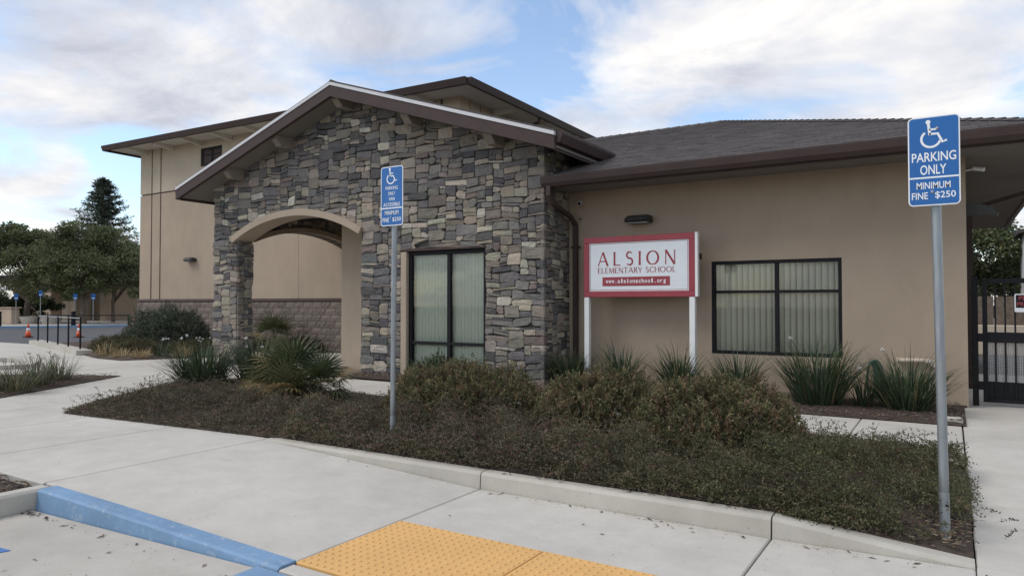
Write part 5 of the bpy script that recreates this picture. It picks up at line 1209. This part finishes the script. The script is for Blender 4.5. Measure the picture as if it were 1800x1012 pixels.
tree('broadleaf_tree', -58.5, 29.4, -.13, 2.2, [(-.6, -.4, 4.5, 3.7, 3.0, 2.4), (1.7, 1.0, 4.9, 2.8, 2.6, 2.5), (-2.3, -1.6, 3.5, 2.4, 2.0, 1.7), (-.2, .2, 6.4, 2.7, 2.4, 1.7), (2.8, 1.9, 3.3, 2.2, 2.0, 1.6), (.4, -.5, 3.2, 2.6, 2.0, 1.5)], 'wide dark green broadleaf tree left of the tall hall', 42000, .20, C_TREE, WT, 'broadleaf trees across the road', seed=3, clumps=190)
tree('broadleaf_tree', -64.6, 28.0, -.13, 2.4, [(0, 0, 4.7, 3.8, 3.0, 2.6), (-2.6, -1.6, 4.9, 2.9, 2.4, 2.6), (2.2, 1.4, 5.4, 2.5, 2.2, 2.1), (-.5, -.2, 6.8, 2.5, 2.0, 1.4), (-4.6, -2.8, 5.2, 2.6, 2.4, 2.4)], 'dark green broadleaf tree at the left picture edge', 40000, .20, C_TREE, WT, 'broadleaf trees across the road', seed=5, clumps=180)
tree('broadleaf_tree', -61.9, 33.6, -.13, 2.0, [(0, 0, 4.4, 2.6, 2.6, 1.9), (1.8, 1.2, 4.2, 2.0, 2.0, 1.6), (.6, .4, 5.8, 1.8, 1.8, 1.2)], 'pale multi-stemmed tree behind the wide tree near the hall corner', 15000, .20, C_TREE, WT, 'broadleaf trees across the road', seed=8, forks=5, trunk_r=.14, clumps=70)
for x, y, s_, lab in ((-73, 28, 1.0, 'low bushy tree at the left edge behind the low wall'), (-68.5, 29.5, .8, 'low bushy tree behind the round planter pots')):
    tree('bushy_tree', x, y, -.13, .6, [(0, 0, 1.5 * s_, 2.6, 2.4, 1.4 * s_), (1.4, .6, 1.3, 1.8, 1.8, 1.1)], lab, 9000, .18, [(.045, .060, .026), (.065, .080, .034), (.030, .042, .02)], None, 'bushy trees behind the pots', seed=12, clumps=40)
def conifer(name, x, y, z, h, rad, label, n_b=150, n_leaf=130, seed=2):
    t = thing(name, label, 'tree', (x, y, z)); rr = random.Random(seed); MB().tube([(0, 0, 0), (0, 0, h * .6), (0, 0, h)], [.5, .3, .04], 8).done('trunk', 'bark', t)
    m = MB(); parts = []
    for k in range(n_b):
        q = (k + .5) / n_b; zz = h * (.18 + .81 * q); L = rad * (1 - q) ** .75 * rr.uniform(.55, 1.2) + .25; az = k * 2.4 + rr.uniform(-.4, .4); d = np.array([math.cos(az), math.sin(az), 0])
        tip = np.array([0, 0, zz]) + d * L + np.array([0, 0, .06 * L]); mid = np.array([0, 0, zz]) + d * L * .55 + np.array([0, 0, -.12 * L]); m.tube([(0, 0, zz), tuple(mid), tuple(tip)], [.06, .04, .015], 4)
        n = n_leaf; f = NR.uniform(.18, 1.02, n)[:, None]; p = np.array([0, 0, zz]) + d * L * f + np.array([0, 0, 1.0]) * (-.45 * L * f * (1 - f) + .06 * L * f * f) + NR.normal(0, 1, (n, 3)) * np.array([.34, .34, .13]) * (.32 + .12 * L)
        V, Q, T = leaf_quads(p, NR.normal(size=(n, 3)) + d * 1.2 + [0, 0, -.3], NR.uniform(.25, .5, n), .10, pal([(.056, .074, .050), (.076, .096, .064), (.040, .054, .038)], n)); parts.append((V, Q, T))
    m.done('branches', 'bark', t); V, Q, T = cat(parts); stuff(quads_obj('needles', V, Q, 'leaf', t, T))
conifer('conifer', -86.9, 45.8, -.3, 17.0, 5.9, 'tall dark conifer rising behind the wide broadleaf tree')
conifer('conifer', -94.5, 31.5, -.3, 14.6, 3.5, 'tip of a dark conifer at the left picture edge', 90, 200, 6)
# right side behind the gate
tree('garden_tree', 1.2, 31.5, -.1, 1.2, [(0, 0, 3.4, 1.5, 1.5, 1.5), (-.6, 0, 2.4, 1.3, 1.3, 1.1), (.9, .3, 2.3, 1.1, 1.1, 1.0)], 'dark leafy tree seen above the gate', 15000, .15, C_TREE, WT, None, trunk_r=.12, clumps=60, seed=21)
tree('garden_tree', 4.0, 38, -.1, 1.2, [(0, 0, 2.6, 2.2, 1.6, 1.5), (-2.0, 0, 2.2, 1.5, 1.3, 1.2), (1.8, 0, 2.6, 1.5, 1.3, 1.5)], 'darker hedge-like tree behind the gate at the right edge', 14000, .17, C_TREE, WT, None, trunk_r=.12, clumps=60, seed=25)
tag(MB().bbox(-1.5, 9, 28.0, 28.3, -.2, .78, .02).done('garden_wall', 'pvc'), 'low pinkish wall seen through the gate bars', 'wall')
wf = thing('far_fence', 'dark board fence behind the gate below the trees', 'fence')
for k in range(24): MB().box(-1.4 + k * .3, -1.13 + k * .3, 29.5, 29.54, -.1, 1.75 + rnd.uniform(-.02, .02)).done('board', 'bark', wf)
wb = thing('white_outbuilding', 'edge of a pale outbuilding at the right picture edge', 'building'); MB().box(2.15, 7, 29.0, 31, -.2, 3.9).done('wall', 'white', wb); MB().slab([(1.95, 28.8, 3.95), (7, 28.8, 5.2), (7, 31.2, 5.2), (1.95, 31.2, 3.95)], .12).done('roof', 'roof', wb)
